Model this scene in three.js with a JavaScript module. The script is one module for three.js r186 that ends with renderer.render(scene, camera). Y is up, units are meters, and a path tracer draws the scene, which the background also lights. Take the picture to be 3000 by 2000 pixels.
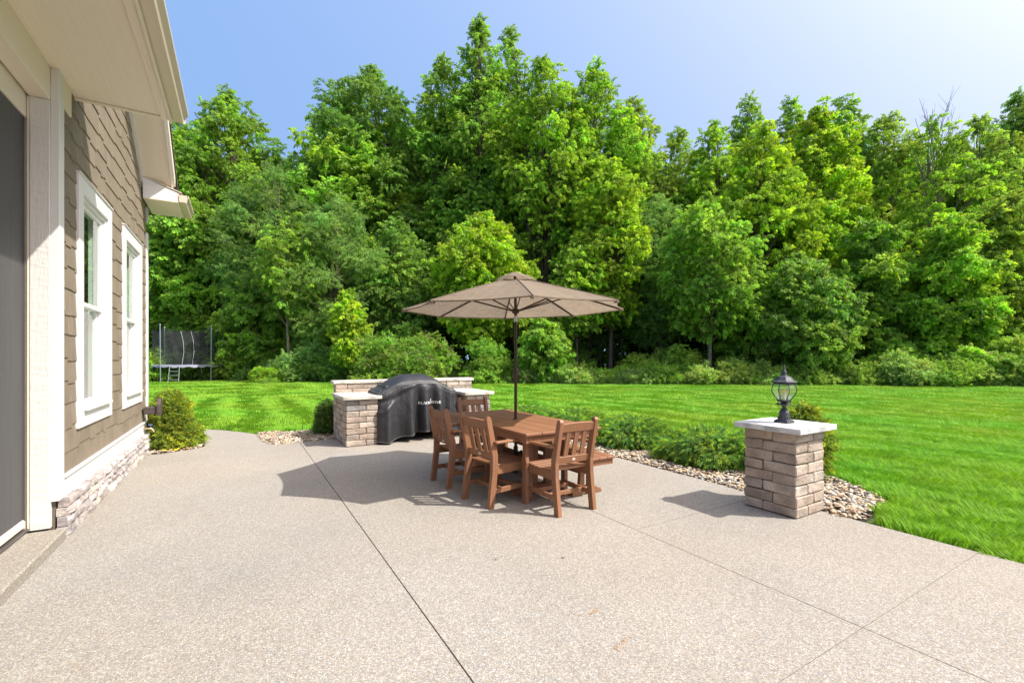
import * as THREE from 'three';
import { mergeGeometries } from 'three/addons/utils/BufferGeometryUtils.js';
import { FontLoader } from 'three/addons/loaders/FontLoader.js';

// ---------------------------------------------------------------- camera, sky, sun, exposure
const scene = new THREE.Scene();
const renderer = new THREE.WebGLRenderer({ antialias: true });
renderer.toneMapping = THREE.LinearToneMapping;
renderer.toneMappingExposure = 1.5;
renderer.shadowMap.enabled = true;
renderer.setSize(1024, 682);

const CAM_Y = 1.48, TURN = Math.atan2(800, 1340);          // the lens looks 30.8 degrees right of the house wall
const camera = new THREE.PerspectiveCamera(2 * Math.atan(1000 / 1340) * 180 / Math.PI, 1.5, 0.05, 600);
camera.position.set(0, CAM_Y, 0);
camera.rotation.y = -TURN;
camera.setViewOffset(3000, 2000, 0, -50, 3000, 2000);      // lens shifted a little, verticals stay upright

const SUN = new THREE.Vector3(0.61, 1, 0.58).normalize();
const sun = new THREE.DirectionalLight(new THREE.Color(1.0, 0.945, 0.87), 4.6);
sun.position.copy(SUN).multiplyScalar(80);
sun.castShadow = true;
sun.shadow.mapSize.set(4096, 4096);
Object.assign(sun.shadow.camera, { left: -60, right: 60, top: 60, bottom: -60, near: 1, far: 220 });
scene.add(sun, sun.target);

{ // clear summer air: blue overhead, paler low down, whitened round the sun
  const W = 1024, Hh = 512, d = new Float32Array(W * Hh * 4), g = 0.7;
  for (let j = 0; j < Hh; j++) {
    const up = ((j + 0.5) / Hh - 0.5) * Math.PI, y = Math.sin(up), lo = Math.pow(1 - Math.max(0, y), 3.2);
    for (let i = 0; i < W; i++) {
      const a = ((i + 0.5) / W - 0.5) * 2 * Math.PI, x = Math.cos(a) * Math.cos(up), z = Math.sin(a) * Math.cos(up);
      const cs = x * SUN.x + y * SUN.y + z * SUN.z, m = Math.min(2.8, 0.30 * (Math.pow(1 + g * g - 2 * g * cs, -1.5) - 0.3));
      const k = (j * W + i) * 4;
      const zn = THREE.MathUtils.smoothstep(y, 0.62, 1); d[k] = 0.15 * (1 - 0.4 * zn) + 0.137 * lo + m * 0.68; d[k + 1] = 0.295 * (1 - 0.22 * zn) + 0.123 * lo + m * 0.545; d[k + 2] = 0.585 + 0.056 * lo + m * 0.385; d[k + 3] = 1;
    }
  }
  const t = new THREE.DataTexture(d, W, Hh, THREE.RGBAFormat, THREE.FloatType);
  t.mapping = THREE.EquirectangularReflectionMapping; t.magFilter = THREE.LinearFilter; t.needsUpdate = true;
  scene.background = t; scene.environment = t;
}

// ---------------------------------------------------------------- helpers
const V = (x, y, z) => new THREE.Vector3(x, y, z), PI = Math.PI;
function rng(seed) { let s = seed | 0; return () => { s = (s + 0x6d2b79f5) | 0; let t = Math.imul(s ^ (s >>> 15), 1 | s); t = (t + Math.imul(t ^ (t >>> 7), 61 | t)) ^ t; return ((t ^ (t >>> 14)) >>> 0) / 4294967296; }; }
const hash = (x, y, z = 0) => { let h = Math.imul(x | 0, 374761393) + Math.imul(y | 0, 668265263) + Math.imul(z | 0, 2147483647 ^ 0x5bd1e995); h = Math.imul(h ^ (h >>> 13), 1274126177); return ((h ^ (h >>> 16)) >>> 0) / 4294967296; };
function vnoise(x, y, px = 1e9, py = 1e9, s = 0) {
  const ix = Math.floor(x), iy = Math.floor(y), fx = x - ix, fy = y - iy, u = fx * fx * (3 - 2 * fx), v = fy * fy * (3 - 2 * fy);
  const m = (a, p) => ((a % p) + p) % p, h = (a, b) => hash(m(a, px), m(b, py), s);
  return (h(ix, iy) * (1 - u) + h(ix + 1, iy) * u) * (1 - v) + (h(ix, iy + 1) * (1 - u) + h(ix + 1, iy + 1) * u) * v;
}
function fbm(x, y, oct, p = 1e9, s = 0) { let a = 0.5, r = 0, n = 0; for (let i = 0; i < oct; i++) { r += a * vnoise(x, y, p, p, s + i); n += a; a *= 0.5; x *= 2; y *= 2; p *= 2; } return r / n; }
const clamp = (x, a = 0, b = 1) => Math.min(b, Math.max(a, x)), smooth = (a, b, x) => { const t = clamp((x - a) / (b - a)); return t * t * (3 - 2 * t); }, mix = (a, b, t) => a + (b - a) * t;

const used = {};
function numbered(n) { used[n] = (used[n] ?? -1) + 1; return used[n] ? n + '_' + String(used[n]).padStart(3, '0') : n; }
function tag(o, label, category, group, kind) { const u = {}; if (label) u.label = label; if (category) u.category = category; if (group) u.group = group; if (kind) u.kind = kind; o.userData = u; return o; }
function sh(m) { m.castShadow = true; m.receiveShadow = true; return m; }
function thing(name, label, category, pos = [0, 0, 0], turn = 0, group) { const o = new THREE.Group(); o.name = numbered(name); o.position.set(...pos); o.rotation.y = turn; scene.add(o); return tag(o, label, category, group); }
let lumberTurn = 0;
function part(name, geo, mat, parent) { if (mat === M.lumber) mat = lumberMats[(lumberTurn = (lumberTurn * 7 + 3) % 31) % 5]; const m = sh(new THREE.Mesh(Array.isArray(geo) ? (geo.length > 1 ? merge(geo) : geo[0]) : geo, mat)); m.name = name; parent.add(m); return m; }
function top(name, geo, mat, label, category, group, kind) { const m = sh(new THREE.Mesh(Array.isArray(geo) ? merge(geo) : geo, mat)); m.name = numbered(name); scene.add(m); return tag(m, label, category, group, kind); }
function struct(name, geo, mat) { return top(name, geo, mat, null, null, null, 'structure'); }
function merge(list) {
  const l = list.map((g) => { const q = g.index ? g.toNonIndexed() : g; for (const k of Object.keys(q.attributes)) if (!['position', 'normal', 'uv'].includes(k)) q.deleteAttribute(k); return q; });
  return mergeGeometries(l, false);
}
// uv in metres from the dominant face direction
function metreUV(g, s = 1, ox = 0, oy = 0) {
  if (g.index) g = g.toNonIndexed();
  const p = g.attributes.position, n = p.count, uv = new Float32Array(n * 2), a = V(0, 0, 0), b = V(0, 0, 0), c = V(0, 0, 0);
  for (let i = 0; i < n; i += 3) {
    a.fromBufferAttribute(p, i); b.fromBufferAttribute(p, i + 1).sub(a); c.fromBufferAttribute(p, i + 2).sub(a); b.cross(c);
    const ax = Math.abs(b.x), ay = Math.abs(b.y), az = Math.abs(b.z);
    for (let k = i; k < i + 3; k++) {
      const x = p.getX(k), y = p.getY(k), z = p.getZ(k);
      const [u, v] = ax >= ay && ax >= az ? [z, y] : ay >= az ? [x, z] : [x, y];
      uv[k * 2] = (u + ox) / s; uv[k * 2 + 1] = (v + oy) / s;
    }
  }
  g.setAttribute('uv', new THREE.BufferAttribute(uv, 2));
  return g;
}
// box with chamfered edges (44 triangles); the box spans the given sizes round its centre; rough jitters the corners
function cbox(w, h, d, b = 0.004, rough = 0, seed = 1, uvs = 1) {
  const r = rng(seed * 7919 + 13), S = [w / 2, h / 2, d / 2], bb = Math.min(b, w * 0.45, h * 0.45, d * 0.45), P = {};
  for (const x of [-1, 1]) for (const y of [-1, 1]) for (const z of [-1, 1]) {
    const j = [0, 1, 2].map(() => (r() - 0.5) * rough), sg = [x, y, z];
    for (let k = 0; k < 3; k++) P[[x, y, z, k]] = [0, 1, 2].map((c) => sg[c] * (S[c] - (c === k ? 0 : bb * (1 + (rough ? (r() - 0.5) * 0.9 : 0)))) + j[c]);
  }
  const pos = [], tri = (a, b2, c) => pos.push(...a, ...b2, ...c);
  const quad = (a, b2, c, e) => { tri(a, b2, c); tri(a, c, e); };
  for (let k = 0; k < 3; k++) for (const s of [-1, 1]) {
    const i = (k + 1) % 3, j = (k + 2) % 3, at = (u, v) => { const g2 = [0, 0, 0]; g2[k] = s; g2[i] = u; g2[j] = v; return P[[...g2, k]]; };
    const q = [at(-1, -1), at(1, -1), at(1, 1), at(-1, 1)];
    s > 0 ? quad(...q) : quad(...q.reverse());
  }
  for (let k = 0; k < 3; k++) { // edges running along axis k
    const i = (k + 1) % 3, j = (k + 2) % 3;
    for (const u of [-1, 1]) for (const v of [-1, 1]) {
      const at = (e, f) => { const g2 = [0, 0, 0]; g2[k] = e; g2[i] = u; g2[j] = v; return P[[...g2, f]]; };
      const q = [at(-1, i), at(-1, j), at(1, j), at(1, i)];
      u * v > 0 ? quad(...q) : quad(...q.reverse());
    }
  }
  for (const x of [-1, 1]) for (const y of [-1, 1]) for (const z of [-1, 1]) { const q = [0, 1, 2].map((k) => P[[x, y, z, k]]); x * y * z > 0 ? tri(...q) : tri(q[0], q[2], q[1]); }
  const g = new THREE.BufferGeometry(); g.setAttribute('position', new THREE.Float32BufferAttribute(pos, 3)); g.computeVertexNormals();
  return metreUV(g, uvs, seed * 0.37 % 3, seed * 0.73 % 3);
}
const box = (x0, x1, y0, y1, z0, z1, b = 0.003, seed = 1) => cbox(Math.abs(x1 - x0), Math.abs(y1 - y0), Math.abs(z1 - z0), b, 0, seed).translate((x0 + x1) / 2, (y0 + y1) / 2, (z0 + z1) / 2);
// a bar of rectangular section w (sideways) x h between two points
function bar(a, b, w, h, bev = 0.003, side = V(0, 1, 0)) {
  const d = b.clone().sub(a), L = d.length(), z = d.clone().normalize(); let x = side.clone().cross(z); if (x.lengthSq() < 1e-6) x = V(1, 0, 0); x.normalize(); const y = z.clone().cross(x);
  const g = cbox(w, h, L, bev); g.applyMatrix4(new THREE.Matrix4().makeBasis(x, y, z).setPosition(a.clone().add(b).multiplyScalar(0.5))); return g;
}
// tapered round tube through points with radii
function limb(pts, rad, n = 7) {
  const pos = [], nor = [], uv = [], idx = []; let L = 0;
  let up = V(0.31, 0.2, 0.93);
  for (let i = 0; i < pts.length; i++) {
    const t = pts[Math.min(i + 1, pts.length - 1)].clone().sub(pts[Math.max(i - 1, 0)]).normalize();
    if (i) L += pts[i].distanceTo(pts[i - 1]);
    const x = up.clone().cross(t); if (x.lengthSq() < 1e-4) x.set(1, 0, 0); x.normalize(); const y = t.clone().cross(x); up = y.clone().cross(x).lengthSq() ? up : y;
    for (let k = 0; k <= n; k++) { const a = k / n * 2 * PI, q = x.clone().multiplyScalar(Math.cos(a)).addScaledVector(y, Math.sin(a)); pos.push(...pts[i].clone().addScaledVector(q, rad[i]).toArray()); nor.push(q.x, q.y, q.z); uv.push(k / n * Math.max(0.25, Math.round(rad[0] * 12) / 4), L / 1.2); }
  }
  for (let i = 0; i < pts.length - 1; i++) for (let k = 0; k < n; k++) { const a = i * (n + 1) + k, b = a + n + 1; idx.push(a, a + 1, b, a + 1, b + 1, b); }
  const g = new THREE.BufferGeometry(); g.setAttribute('position', new THREE.Float32BufferAttribute(pos, 3)); g.setAttribute('normal', new THREE.Float32BufferAttribute(nor, 3)); g.setAttribute('uv', new THREE.Float32BufferAttribute(uv, 2)); g.setIndex(idx); return g.toNonIndexed();
}
const cyl = (r0, r1, y0, y1, x = 0, z = 0, n = 20) => new THREE.CylinderGeometry(r1, r0, y1 - y0, n).translate(x, (y0 + y1) / 2, z);
const lathe = (pts, n = 24) => new THREE.LatheGeometry(pts.map((p) => new THREE.Vector2(p[0], p[1])), n);
function inPoly(p, x, z) { let c = false; for (let i = 0, j = p.length - 1; i < p.length; j = i++) { const [xi, zi] = p[i], [xj, zj] = p[j]; if ((zi > z) !== (zj > z) && x < (xj - xi) * (z - zi) / (zj - zi) + xi) c = !c; } return c; }
function edgeDist(p, x, z) { let m = 1e9; for (let i = 0, j = p.length - 1; i < p.length; j = i++) { const [ax, az] = p[j], [bx, bz] = p[i], dx = bx - ax, dz = bz - az, t = clamp(((x - ax) * dx + (z - az) * dz) / (dx * dx + dz * dz)); m = Math.min(m, Math.hypot(x - ax - t * dx, z - az - t * dz)); } return m; }
function smoothPoly(p, n = 6) { const c = new THREE.CatmullRomCurve3(p.map(([x, z]) => V(x, 0, z)), true, 'catmullrom', 0.4); return c.getPoints(p.length * n).slice(0, -1).map((v) => [v.x, v.z]); }
function slab(poly, y0, y1, uvs) { // upright prism over a ground outline
  const s = new THREE.Shape(poly.map(([x, z]) => new THREE.Vector2(x, -z)));
  return metreUV(new THREE.ExtrudeGeometry(s, { depth: y1 - y0, bevelEnabled: false }).rotateX(-PI / 2).translate(0, y0, 0), uvs);
}
// a place on the ground seen at column px (of 3000) at a given depth in front of the lens
const spot = (px, depth) => { const r = (px - 1500) / 1340 * depth, s = Math.sin(TURN), c = Math.cos(TURN); return [r * c + depth * s, r * s - depth * c]; };
const heightAt = (py, depth) => CAM_Y + (1050 - py) / 1340 * depth;

// ---------------------------------------------------------------- textures and materials
function tex(n, f, srgb = true, rep = true) {
  const d = new Uint8Array(n * n * 4);
  for (let j = 0; j < n; j++) for (let i = 0; i < n; i++) { const c = f(i / n, j / n, i, j), k = (j * n + i) * 4; d[k] = clamp(c[0], 0, 1) * 255; d[k + 1] = clamp(c[1], 0, 1) * 255; d[k + 2] = clamp(c[2], 0, 1) * 255; d[k + 3] = 255; }
  const t = new THREE.DataTexture(d, n, n); t.magFilter = THREE.LinearFilter; t.minFilter = THREE.LinearMipmapLinearFilter; t.generateMipmaps = true; if (rep) t.wrapS = t.wrapT = THREE.RepeatWrapping; if (srgb) t.colorSpace = THREE.SRGBColorSpace; t.needsUpdate = true; return t;
}
const lin = (r, g, b) => new THREE.Color().setRGB(r, g, b);
const std = (o) => new THREE.MeshStandardMaterial({ roughness: 0.7, metalness: 0, ...o });
const phys = (o) => new THREE.MeshPhysicalMaterial({ roughness: 0.7, metalness: 0, ...o });

// exposed aggregate: packed pebbles, 2.4 m of floor
const agg = (() => {
  const N = 2048, C = 310, col = new Uint8Array(N * N * 4), bmp = new Uint8Array(N * N * 4), k = C / N;
  const pal = [[0.80, 0.74, 0.66], [0.86, 0.82, 0.76], [0.74, 0.66, 0.56], [0.66, 0.63, 0.61], [0.82, 0.76, 0.68], [0.70, 0.60, 0.48], [0.56, 0.52, 0.50], [0.90, 0.87, 0.82], [0.76, 0.70, 0.64], [0.62, 0.50, 0.40]];
  for (const p of pal) [0.80, 0.755, 0.70].forEach((q, i) => { p[i] = p[i] * 0.55 + q * 0.45; });
  const jx = new Float32Array(C * C), jy = new Float32Array(C * C), ci = new Uint8Array(C * C), cv = new Float32Array(C * C);
  for (let j = 0; j < C; j++) for (let i = 0; i < C; i++) { const q = j * C + i; jx[q] = hash(i, j, 1) * 0.9; jy[q] = hash(i, j, 2) * 0.9; const h = hash(i, j, 3); ci[q] = Math.floor(h * h * 3 + hash(i, j, 5) * 7) % 10; cv[q] = 0.9 + hash(i, j, 4) * 0.2; }
  for (let y = 0; y < N; y++) for (let x = 0; x < N; x++) {
    const fx = x * k, fy = y * k, ix = Math.floor(fx), iy = Math.floor(fy); let d1 = 9, d2 = 9, b = 0;
    for (let dy = -1; dy <= 1; dy++) for (let dx = -1; dx <= 1; dx++) { const q = ((iy + dy + C) % C) * C + (ix + dx + C) % C, ex = ix + dx + jx[q] - fx, ey = iy + dy + jy[q] - fy, d = ex * ex + ey * ey; if (d < d1) { d2 = d1; d1 = d; b = q; } else if (d < d2) d2 = d; }
    const e = Math.sqrt(d2) - Math.sqrt(d1), gap = smooth(0.02, 0.2, e), c = pal[ci[b]], v = cv[b], o = (y * N + x) * 4;
    const gr = [0.67, 0.625, 0.565];
    for (let c3 = 0; c3 < 3; c3++) col[o + c3] = clamp(mix(gr[c3], c[c3] * v, gap)) * 255;
    const hgt = gap * (0.55 + 0.45 * Math.sqrt(Math.max(0, 1 - d1 * 1.6))) * (0.7 + 0.3 * v); bmp[o] = bmp[o + 1] = bmp[o + 2] = clamp(hgt) * 255; col[o + 3] = bmp[o + 3] = 255;
  }
  const mk = (d, s) => { const t = new THREE.DataTexture(d, N, N); t.wrapS = t.wrapT = THREE.RepeatWrapping; t.magFilter = THREE.LinearFilter; t.minFilter = THREE.LinearMipmapLinearFilter; t.generateMipmaps = true; if (s) t.colorSpace = THREE.SRGBColorSpace; t.needsUpdate = true; return t; };
  return { map: mk(col, true), bump: mk(bmp, false) };
})();
const mottle = tex(512, (u, v) => { const a = fbm(u * 6, v * 6, 5, 6, 3), b = fbm(u * 60, v * 60, 2, 60, 9), p = hash(u * 512, v * 512, 5); const c = 0.83 + 0.30 * (a - 0.5) * 1.6 + 0.12 * (b - 0.5) + (p > 0.985 ? -0.18 : 0); return [c + 0.1, c + 0.095, c + 0.085]; });
const mottleBump = tex(512, (u, v) => { const c = 0.5 + (fbm(u * 40, v * 40, 4, 40, 21) - 0.5) * 0.9 - (hash(u * 512, v * 512, 77) > 0.985 ? 0.35 : 0); return [c, c, c]; }, false);
const grain = tex(512, (u, v) => { const a = fbm(u * 90, v * 3, 3, 3, 31), b = vnoise(u * 200, v * 6, 200, 6, 4); const c = 0.86 + (a - 0.5) * 0.24 + (b - 0.5) * 0.1; return [c, c, c]; });
const grainBump = tex(512, (u, v) => { const c = fbm(u * 64, v * 3, 4, 1e9, 31) * 0.6 + vnoise(u * 150, v * 5, 150, 5, 4) * 0.4; return [c, c, c]; }, false);
const roughPaint = tex(512, (u, v) => { const c = fbm(u * 18, v * 60, 4, 1e9, 41) * 0.7 + vnoise(u * 110, v * 14, 110, 14, 6) * 0.3; return [c, c, c]; }, false);
const weave = tex(512, (u, v) => { const a = vnoise(u * 14, v * 230, 14, 230, 51), b = vnoise(u * 40, v * 256, 40, 256, 52), e = vnoise(u * 128, v * 3, 128, 3, 53); const c = 0.86 + (a - 0.5) * 0.2 + (b - 0.5) * 0.16 + (e - 0.5) * 0.08; return [c, c * 0.985, c * 0.965]; });
const clothBump = tex(256, (u, v, i, j) => { const c = 0.5 + 0.3 * Math.sin(i * PI / 2) * Math.sin(j * PI / 2) + (hash(i, j) - 0.5) * 0.2; return [c, c, c]; }, false);
const screenWeave = tex(512, (u, v, i, j) => { const c = 0.75 + (vnoise(u * 120, v * 2, 120, 2, 61) - 0.5) * 0.08 + (vnoise(u * 5, v * 1, 5, 1, 63) - 0.5) * 0.18 + (hash(i, j) - 0.5) * 0.12; return [c, c, c]; });
const bark = tex(512, (u, v) => { const f = fbm(u * 10, v * 2.2, 5, 1e9, 71), r = Math.abs(vnoise(u * 16, v * 3, 16, 3, 72) - 0.5) * 2; const c = 0.45 + 0.4 * f * (0.5 + 0.5 * r); return [c * 1.0, c * 0.93, c * 0.85]; });
const barkBump = tex(512, (u, v) => { const r = Math.abs(vnoise(u * 16, v * 3, 16, 3, 72) - 0.5) * 2 * 0.7 + fbm(u * 40, v * 8, 3, 1e9, 73) * 0.3; return [r, r, r]; }, false);
const soilTex = tex(512, (u, v) => { const a = fbm(u * 8, v * 8, 5, 8, 81), b = fbm(u * 70, v * 70, 2, 70, 82); const c = 0.5 + (a - 0.5) * 0.5 + (b - 0.5) * 0.5; return [c, c, c]; });
const veneer = tex(512, (u, v) => { const a = fbm(u * 4, v * 9, 5, 1e9, 91), b = fbm(u * 20, v * 44, 3, 1e9, 92), w = smooth(0.5, 0.72, fbm(u * 7 + 3, v * 7, 4, 1e9, 93)); const c = 0.80 + (a - 0.5) * 0.6 + (b - 0.5) * 0.25; return [mix(c, 0.98, w * 0.75), mix(c * 0.97, 0.97, w * 0.75), mix(c * 0.96, 0.96, w * 0.75)]; });

const M = {
  patio: std({ map: agg.map, bumpMap: agg.bump, bumpScale: 0.0016, roughness: 0.85, vertexColors: true, color: lin(0.575, 0.62, 0.67) }),
  stoop: std({ map: agg.map, bumpMap: agg.bump, bumpScale: 0.0025, roughness: 0.85, color: lin(0.60, 0.63, 0.65) }),
  joint: std({ color: lin(0.06, 0.05, 0.042), roughness: 0.95 }),
  cap: std({ map: mottle, bumpMap: mottleBump, bumpScale: 0.0015, color: lin(0.64, 0.60, 0.54), roughness: 0.85 }),
  capGrey: std({ map: mottle, bumpMap: mottleBump, bumpScale: 0.0015, color: lin(0.70, 0.70, 0.695), roughness: 0.85 }),
  mortar: std({ color: lin(0.11, 0.085, 0.068), roughness: 0.95 }),
  white: std({ color: lin(0.70, 0.695, 0.68), roughness: 0.55, bumpMap: roughPaint, bumpScale: 0.0012 }),
  whiteRough: std({ color: lin(0.66, 0.64, 0.605), roughness: 0.7, bumpMap: roughPaint, bumpScale: 0.0035 }),
  vinyl: std({ color: lin(0.74, 0.735, 0.72), roughness: 0.35 }),
  soffit: std({ color: lin(0.80, 0.715, 0.585), roughness: 0.7, bumpMap: grainBump, bumpScale: 0.003 }),
  cream: std({ color: lin(0.76, 0.685, 0.56), roughness: 0.6, bumpMap: grainBump, bumpScale: 0.001 }),
  gutter: std({ color: lin(0.60, 0.51, 0.405), roughness: 0.3 }),
  wall: std({ color: lin(0.13, 0.105, 0.08), roughness: 0.9 }),
  roof: std({ color: lin(0.07, 0.06, 0.055), roughness: 0.9, map: mottle }),
  dark: std({ color: lin(0.05, 0.045, 0.04), roughness: 0.9 }),
  screen: std({ color: lin(0.165, 0.162, 0.168), roughness: 0.6, map: screenWeave }),
  track: std({ color: lin(0.10, 0.09, 0.085), roughness: 0.4, metalness: 0.3 }),
  glass: phys({ color: lin(0.75, 0.88, 0.80), roughness: 0.02, transmission: 1, thickness: 0, ior: 1.52 }),
  lampGlass: phys({ color: lin(0.94, 0.96, 0.95), roughness: 0.14, transmission: 1, thickness: 0, ior: 1.5 }),
  blind: std({ color: lin(0.74, 0.73, 0.69), roughness: 0.6 }),
  roomWall: std({ color: lin(0.45, 0.42, 0.37), roughness: 0.9 }),
  lumber: std({ color: lin(0.35, 0.148, 0.066), roughness: 0.55, map: grain, bumpMap: grainBump, bumpScale: 0.0008 }),
  plate: std({ color: lin(0.62, 0.55, 0.45), roughness: 0.4 }),
  fabric: phys({ color: lin(0.44, 0.362, 0.28), roughness: 0.97, specularIntensity: 0.1, map: weave, transmission: 0.5, thickness: 0 }),
  fabricBand: phys({ color: lin(0.30, 0.245, 0.197), roughness: 0.95, specularIntensity: 0.1, map: weave }),
  bronze: std({ color: lin(0.055, 0.036, 0.028), roughness: 0.42, metalness: 0.35 }),
  steel: std({ color: lin(0.55, 0.54, 0.52), roughness: 0.3, metalness: 0.9 }),
  blackMetal: std({ color: lin(0.03, 0.032, 0.036), roughness: 0.45, metalness: 0.4 }),
  umbBase: std({ color: lin(0.36, 0.37, 0.38), roughness: 0.8, map: mottle }),
  cover: phys({ color: lin(0.024, 0.024, 0.028), roughness: 0.5, bumpMap: clothBump, bumpScale: 0.0006, sheen: 0.2, sheenColor: lin(0.5, 0.5, 0.52), sheenRoughness: 0.5 }),
  seam: std({ color: lin(0.22, 0.22, 0.23), roughness: 0.7 }),
  print: std({ color: lin(0.8, 0.8, 0.8), roughness: 0.6 }),
  griddle: std({ color: lin(0.02, 0.02, 0.021), roughness: 0.5 }),
  iron: std({ color: lin(0.055, 0.06, 0.07), roughness: 0.55, metalness: 0.2, bumpMap: mottleBump, bumpScale: 0.0005 }),
  bulb: phys({ color: lin(0.95, 0.80, 0.55), roughness: 0.1, transmission: 0.6, thickness: 0 }),
  candle: std({ color: lin(0.55, 0.52, 0.47), roughness: 0.6 }),
  leaf: phys({ color: lin(1, 1, 1), roughness: 0.88, specularIntensity: 0.5, vertexColors: true, transmission: 0.58, thickness: 0, side: THREE.DoubleSide }),
  glossLeaf: phys({ color: lin(1, 1, 1), roughness: 0.85, specularIntensity: 0.5, vertexColors: true, transmission: 0.45, thickness: 0, side: THREE.DoubleSide }),
  bark: std({ color: lin(0.36, 0.32, 0.28), map: bark, bumpMap: barkBump, bumpScale: 0.03, roughness: 0.95 }),
  barkPale: std({ color: lin(0.80, 0.72, 0.60), map: bark, bumpMap: barkBump, bumpScale: 0.012, roughness: 0.95 }),
  barkGrey: std({ color: lin(0.56, 0.55, 0.54), map: bark, bumpMap: barkBump, bumpScale: 0.02, roughness: 0.95 }),
  soil: std({ color: lin(0.10, 0.075, 0.052), map: soilTex, roughness: 1 }),
  turf: std({ color: lin(0.19, 0.36, 0.010), map: soilTex, roughness: 1 }),
  forestFloor: std({ color: lin(0.10, 0.09, 0.05), map: soilTex, roughness: 1 }),
  galv: std({ color: lin(0.30, 0.34, 0.36), roughness: 0.45, metalness: 0.4 }),
  foam: std({ color: lin(0.03, 0.03, 0.033), roughness: 0.8 }),
  pad: std({ color: lin(0.20, 0.21, 0.26), roughness: 0.6 }),
  net: std({ color: lin(0.035, 0.037, 0.042), roughness: 0.8, transparent: true, opacity: 0.4, side: THREE.DoubleSide }),
  whiteStrap: std({ color: lin(0.45, 0.45, 0.48), roughness: 0.6 }),
  brownPlastic: std({ color: lin(0.075, 0.055, 0.05), roughness: 0.55 }),
  brass: std({ color: lin(0.45, 0.34, 0.2), roughness: 0.4, metalness: 0.7 }),
  blue: std({ color: lin(0.12, 0.19, 0.36), roughness: 0.4 }),
  yellowLeaf: std({ color: lin(0.6, 0.48, 0.02), roughness: 0.6, side: THREE.DoubleSide }),
  deadLeaf: std({ color: lin(0.14, 0.07, 0.035), roughness: 0.8, side: THREE.DoubleSide }),
};
const shingleMats = [[0.29, 0.235, 0.172], [0.315, 0.255, 0.186], [0.275, 0.223, 0.163], [0.30, 0.243, 0.177]].map((c) => std({ color: lin(...c), roughness: 0.75, bumpMap: grainBump, bumpScale: 0.0018, map: grain }));
const brickMats = [[0.455, 0.365, 0.295], [0.49, 0.405, 0.335], [0.43, 0.35, 0.29], [0.51, 0.435, 0.365], [0.465, 0.38, 0.315], [0.53, 0.46, 0.39], [0.41, 0.35, 0.305], [0.33, 0.315, 0.31]].map((c) => std({ color: lin(...c), map: mottle, bumpMap: mottleBump, bumpScale: 0.008, roughness: 0.9 }));
const stoneMats = [[0.60, 0.575, 0.555], [0.68, 0.66, 0.635], [0.50, 0.465, 0.45], [0.72, 0.70, 0.67], [0.58, 0.545, 0.515], [0.55, 0.53, 0.525], [0.66, 0.60, 0.51]].map((c) => std({ color: lin(...c), map: veneer, bumpMap: mottleBump, bumpScale: 0.008, roughness: 0.9 }));
const pebbleCols = [[0.46, 0.36, 0.25], [0.60, 0.53, 0.42], [0.38, 0.25, 0.14], [0.52, 0.46, 0.38], [0.34, 0.31, 0.28], [0.66, 0.59, 0.48], [0.48, 0.34, 0.20], [0.27, 0.20, 0.14], [0.54, 0.42, 0.28], [0.42, 0.40, 0.37]];
for (const c of pebbleCols) for (let i = 0; i < 3; i++) c[i] = Math.min(0.86, c[i] * 1.05);
const pebbleMats = pebbleCols.map((c) => std({ color: lin(...c), map: mottle, roughness: 0.7 }));
const lumberMats = [1, 0.93, 1.06, 0.97, 1.02].map((k, i) => { const m = M.lumber.clone(); m.color = lin(0.335 * k, 0.153 * k * (1 + (i % 2) * 0.03), 0.072 * k * (1 + (i % 3) * 0.05)); return m; });
console.log('materials');
// ---------------------------------------------------------------- ground, patio, beds
const PATH = smoothPoly([[0.46, -8.75], [0.44, -9.2], [0.38, -9.85], [0.25, -10.4], [-0.05, -10.9], [-0.4, -11.35], [-0.95, -11.85], [-2.2, -12.5], [-4.5, -13.0], [-4.6, -11.2], [-2.5, -10.6], [-1.5, -10.15], [-0.85, -9.85], [-0.58, -9.6], [-0.5, -9.36], [-0.62, -9.17], [-0.9, -9.03], [-1.0, -8.85], [-0.2, -8.7]], 4);
const BED_LEFT = smoothPoly([[0.44, -8.85], [0.98, -8.86], [1.52, -8.86], [1.6, -9.6], [1.55, -10.25], [0.95, -10.32], [0.3, -10.42]], 4);
const BED_RIGHT = smoothPoly([[4.80, -2.12], [5.3, -2.0], [5.85, -2.12], [6.2, -2.5], [6.42, -2.95], [6.9, -3.7], [7.05, -4.8], [6.95, -6.2], [6.6, -7.6], [6.2, -8.8], [5.6, -9.8], [4.6, -10.0], [4.45, -9.3], [4.6, -8.9], [4.86, -8.6], [4.88, -6.5], [4.88, -4]], 4);
const BED_BUSH = smoothPoly([[-1.24, -9.02], [-0.9, -9.05], [-0.62, -9.18], [-0.52, -9.36], [-0.6, -9.58], [-0.86, -9.82], [-1.5, -10.1], [-2.2, -10.3], [-2.2, -9.3], [-1.5, -9.2]], 4);
const PATIO = [[-3, 4], [4.86, 4], [4.86, -8.88], [-3, -8.88]];
struct('ground', metreUV(new THREE.PlaneGeometry(420, 420).rotateX(-PI / 2).translate(60, -0.12, -60), 1.5), M.forestFloor);
const LAWN = [[4.0, 12], [60, 12], [60, -4], [37, -7.2], [33.5, -9.6], [28.6, -13.6], [23.5, -17], [18.8, -20.2], [14.6, -23.5], [10.2, -28.2], [6.5, -32.5], [3.0, -35.2], [-0.2, -37.6], [-5.5, -40], [-14, -44], [-30, -44], [-30, -12], [-1.2, -9.2], [4.0, -8.8]];
struct('lawn', slab(LAWN, -0.1, -0.035, 0.7), M.turf);
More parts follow.
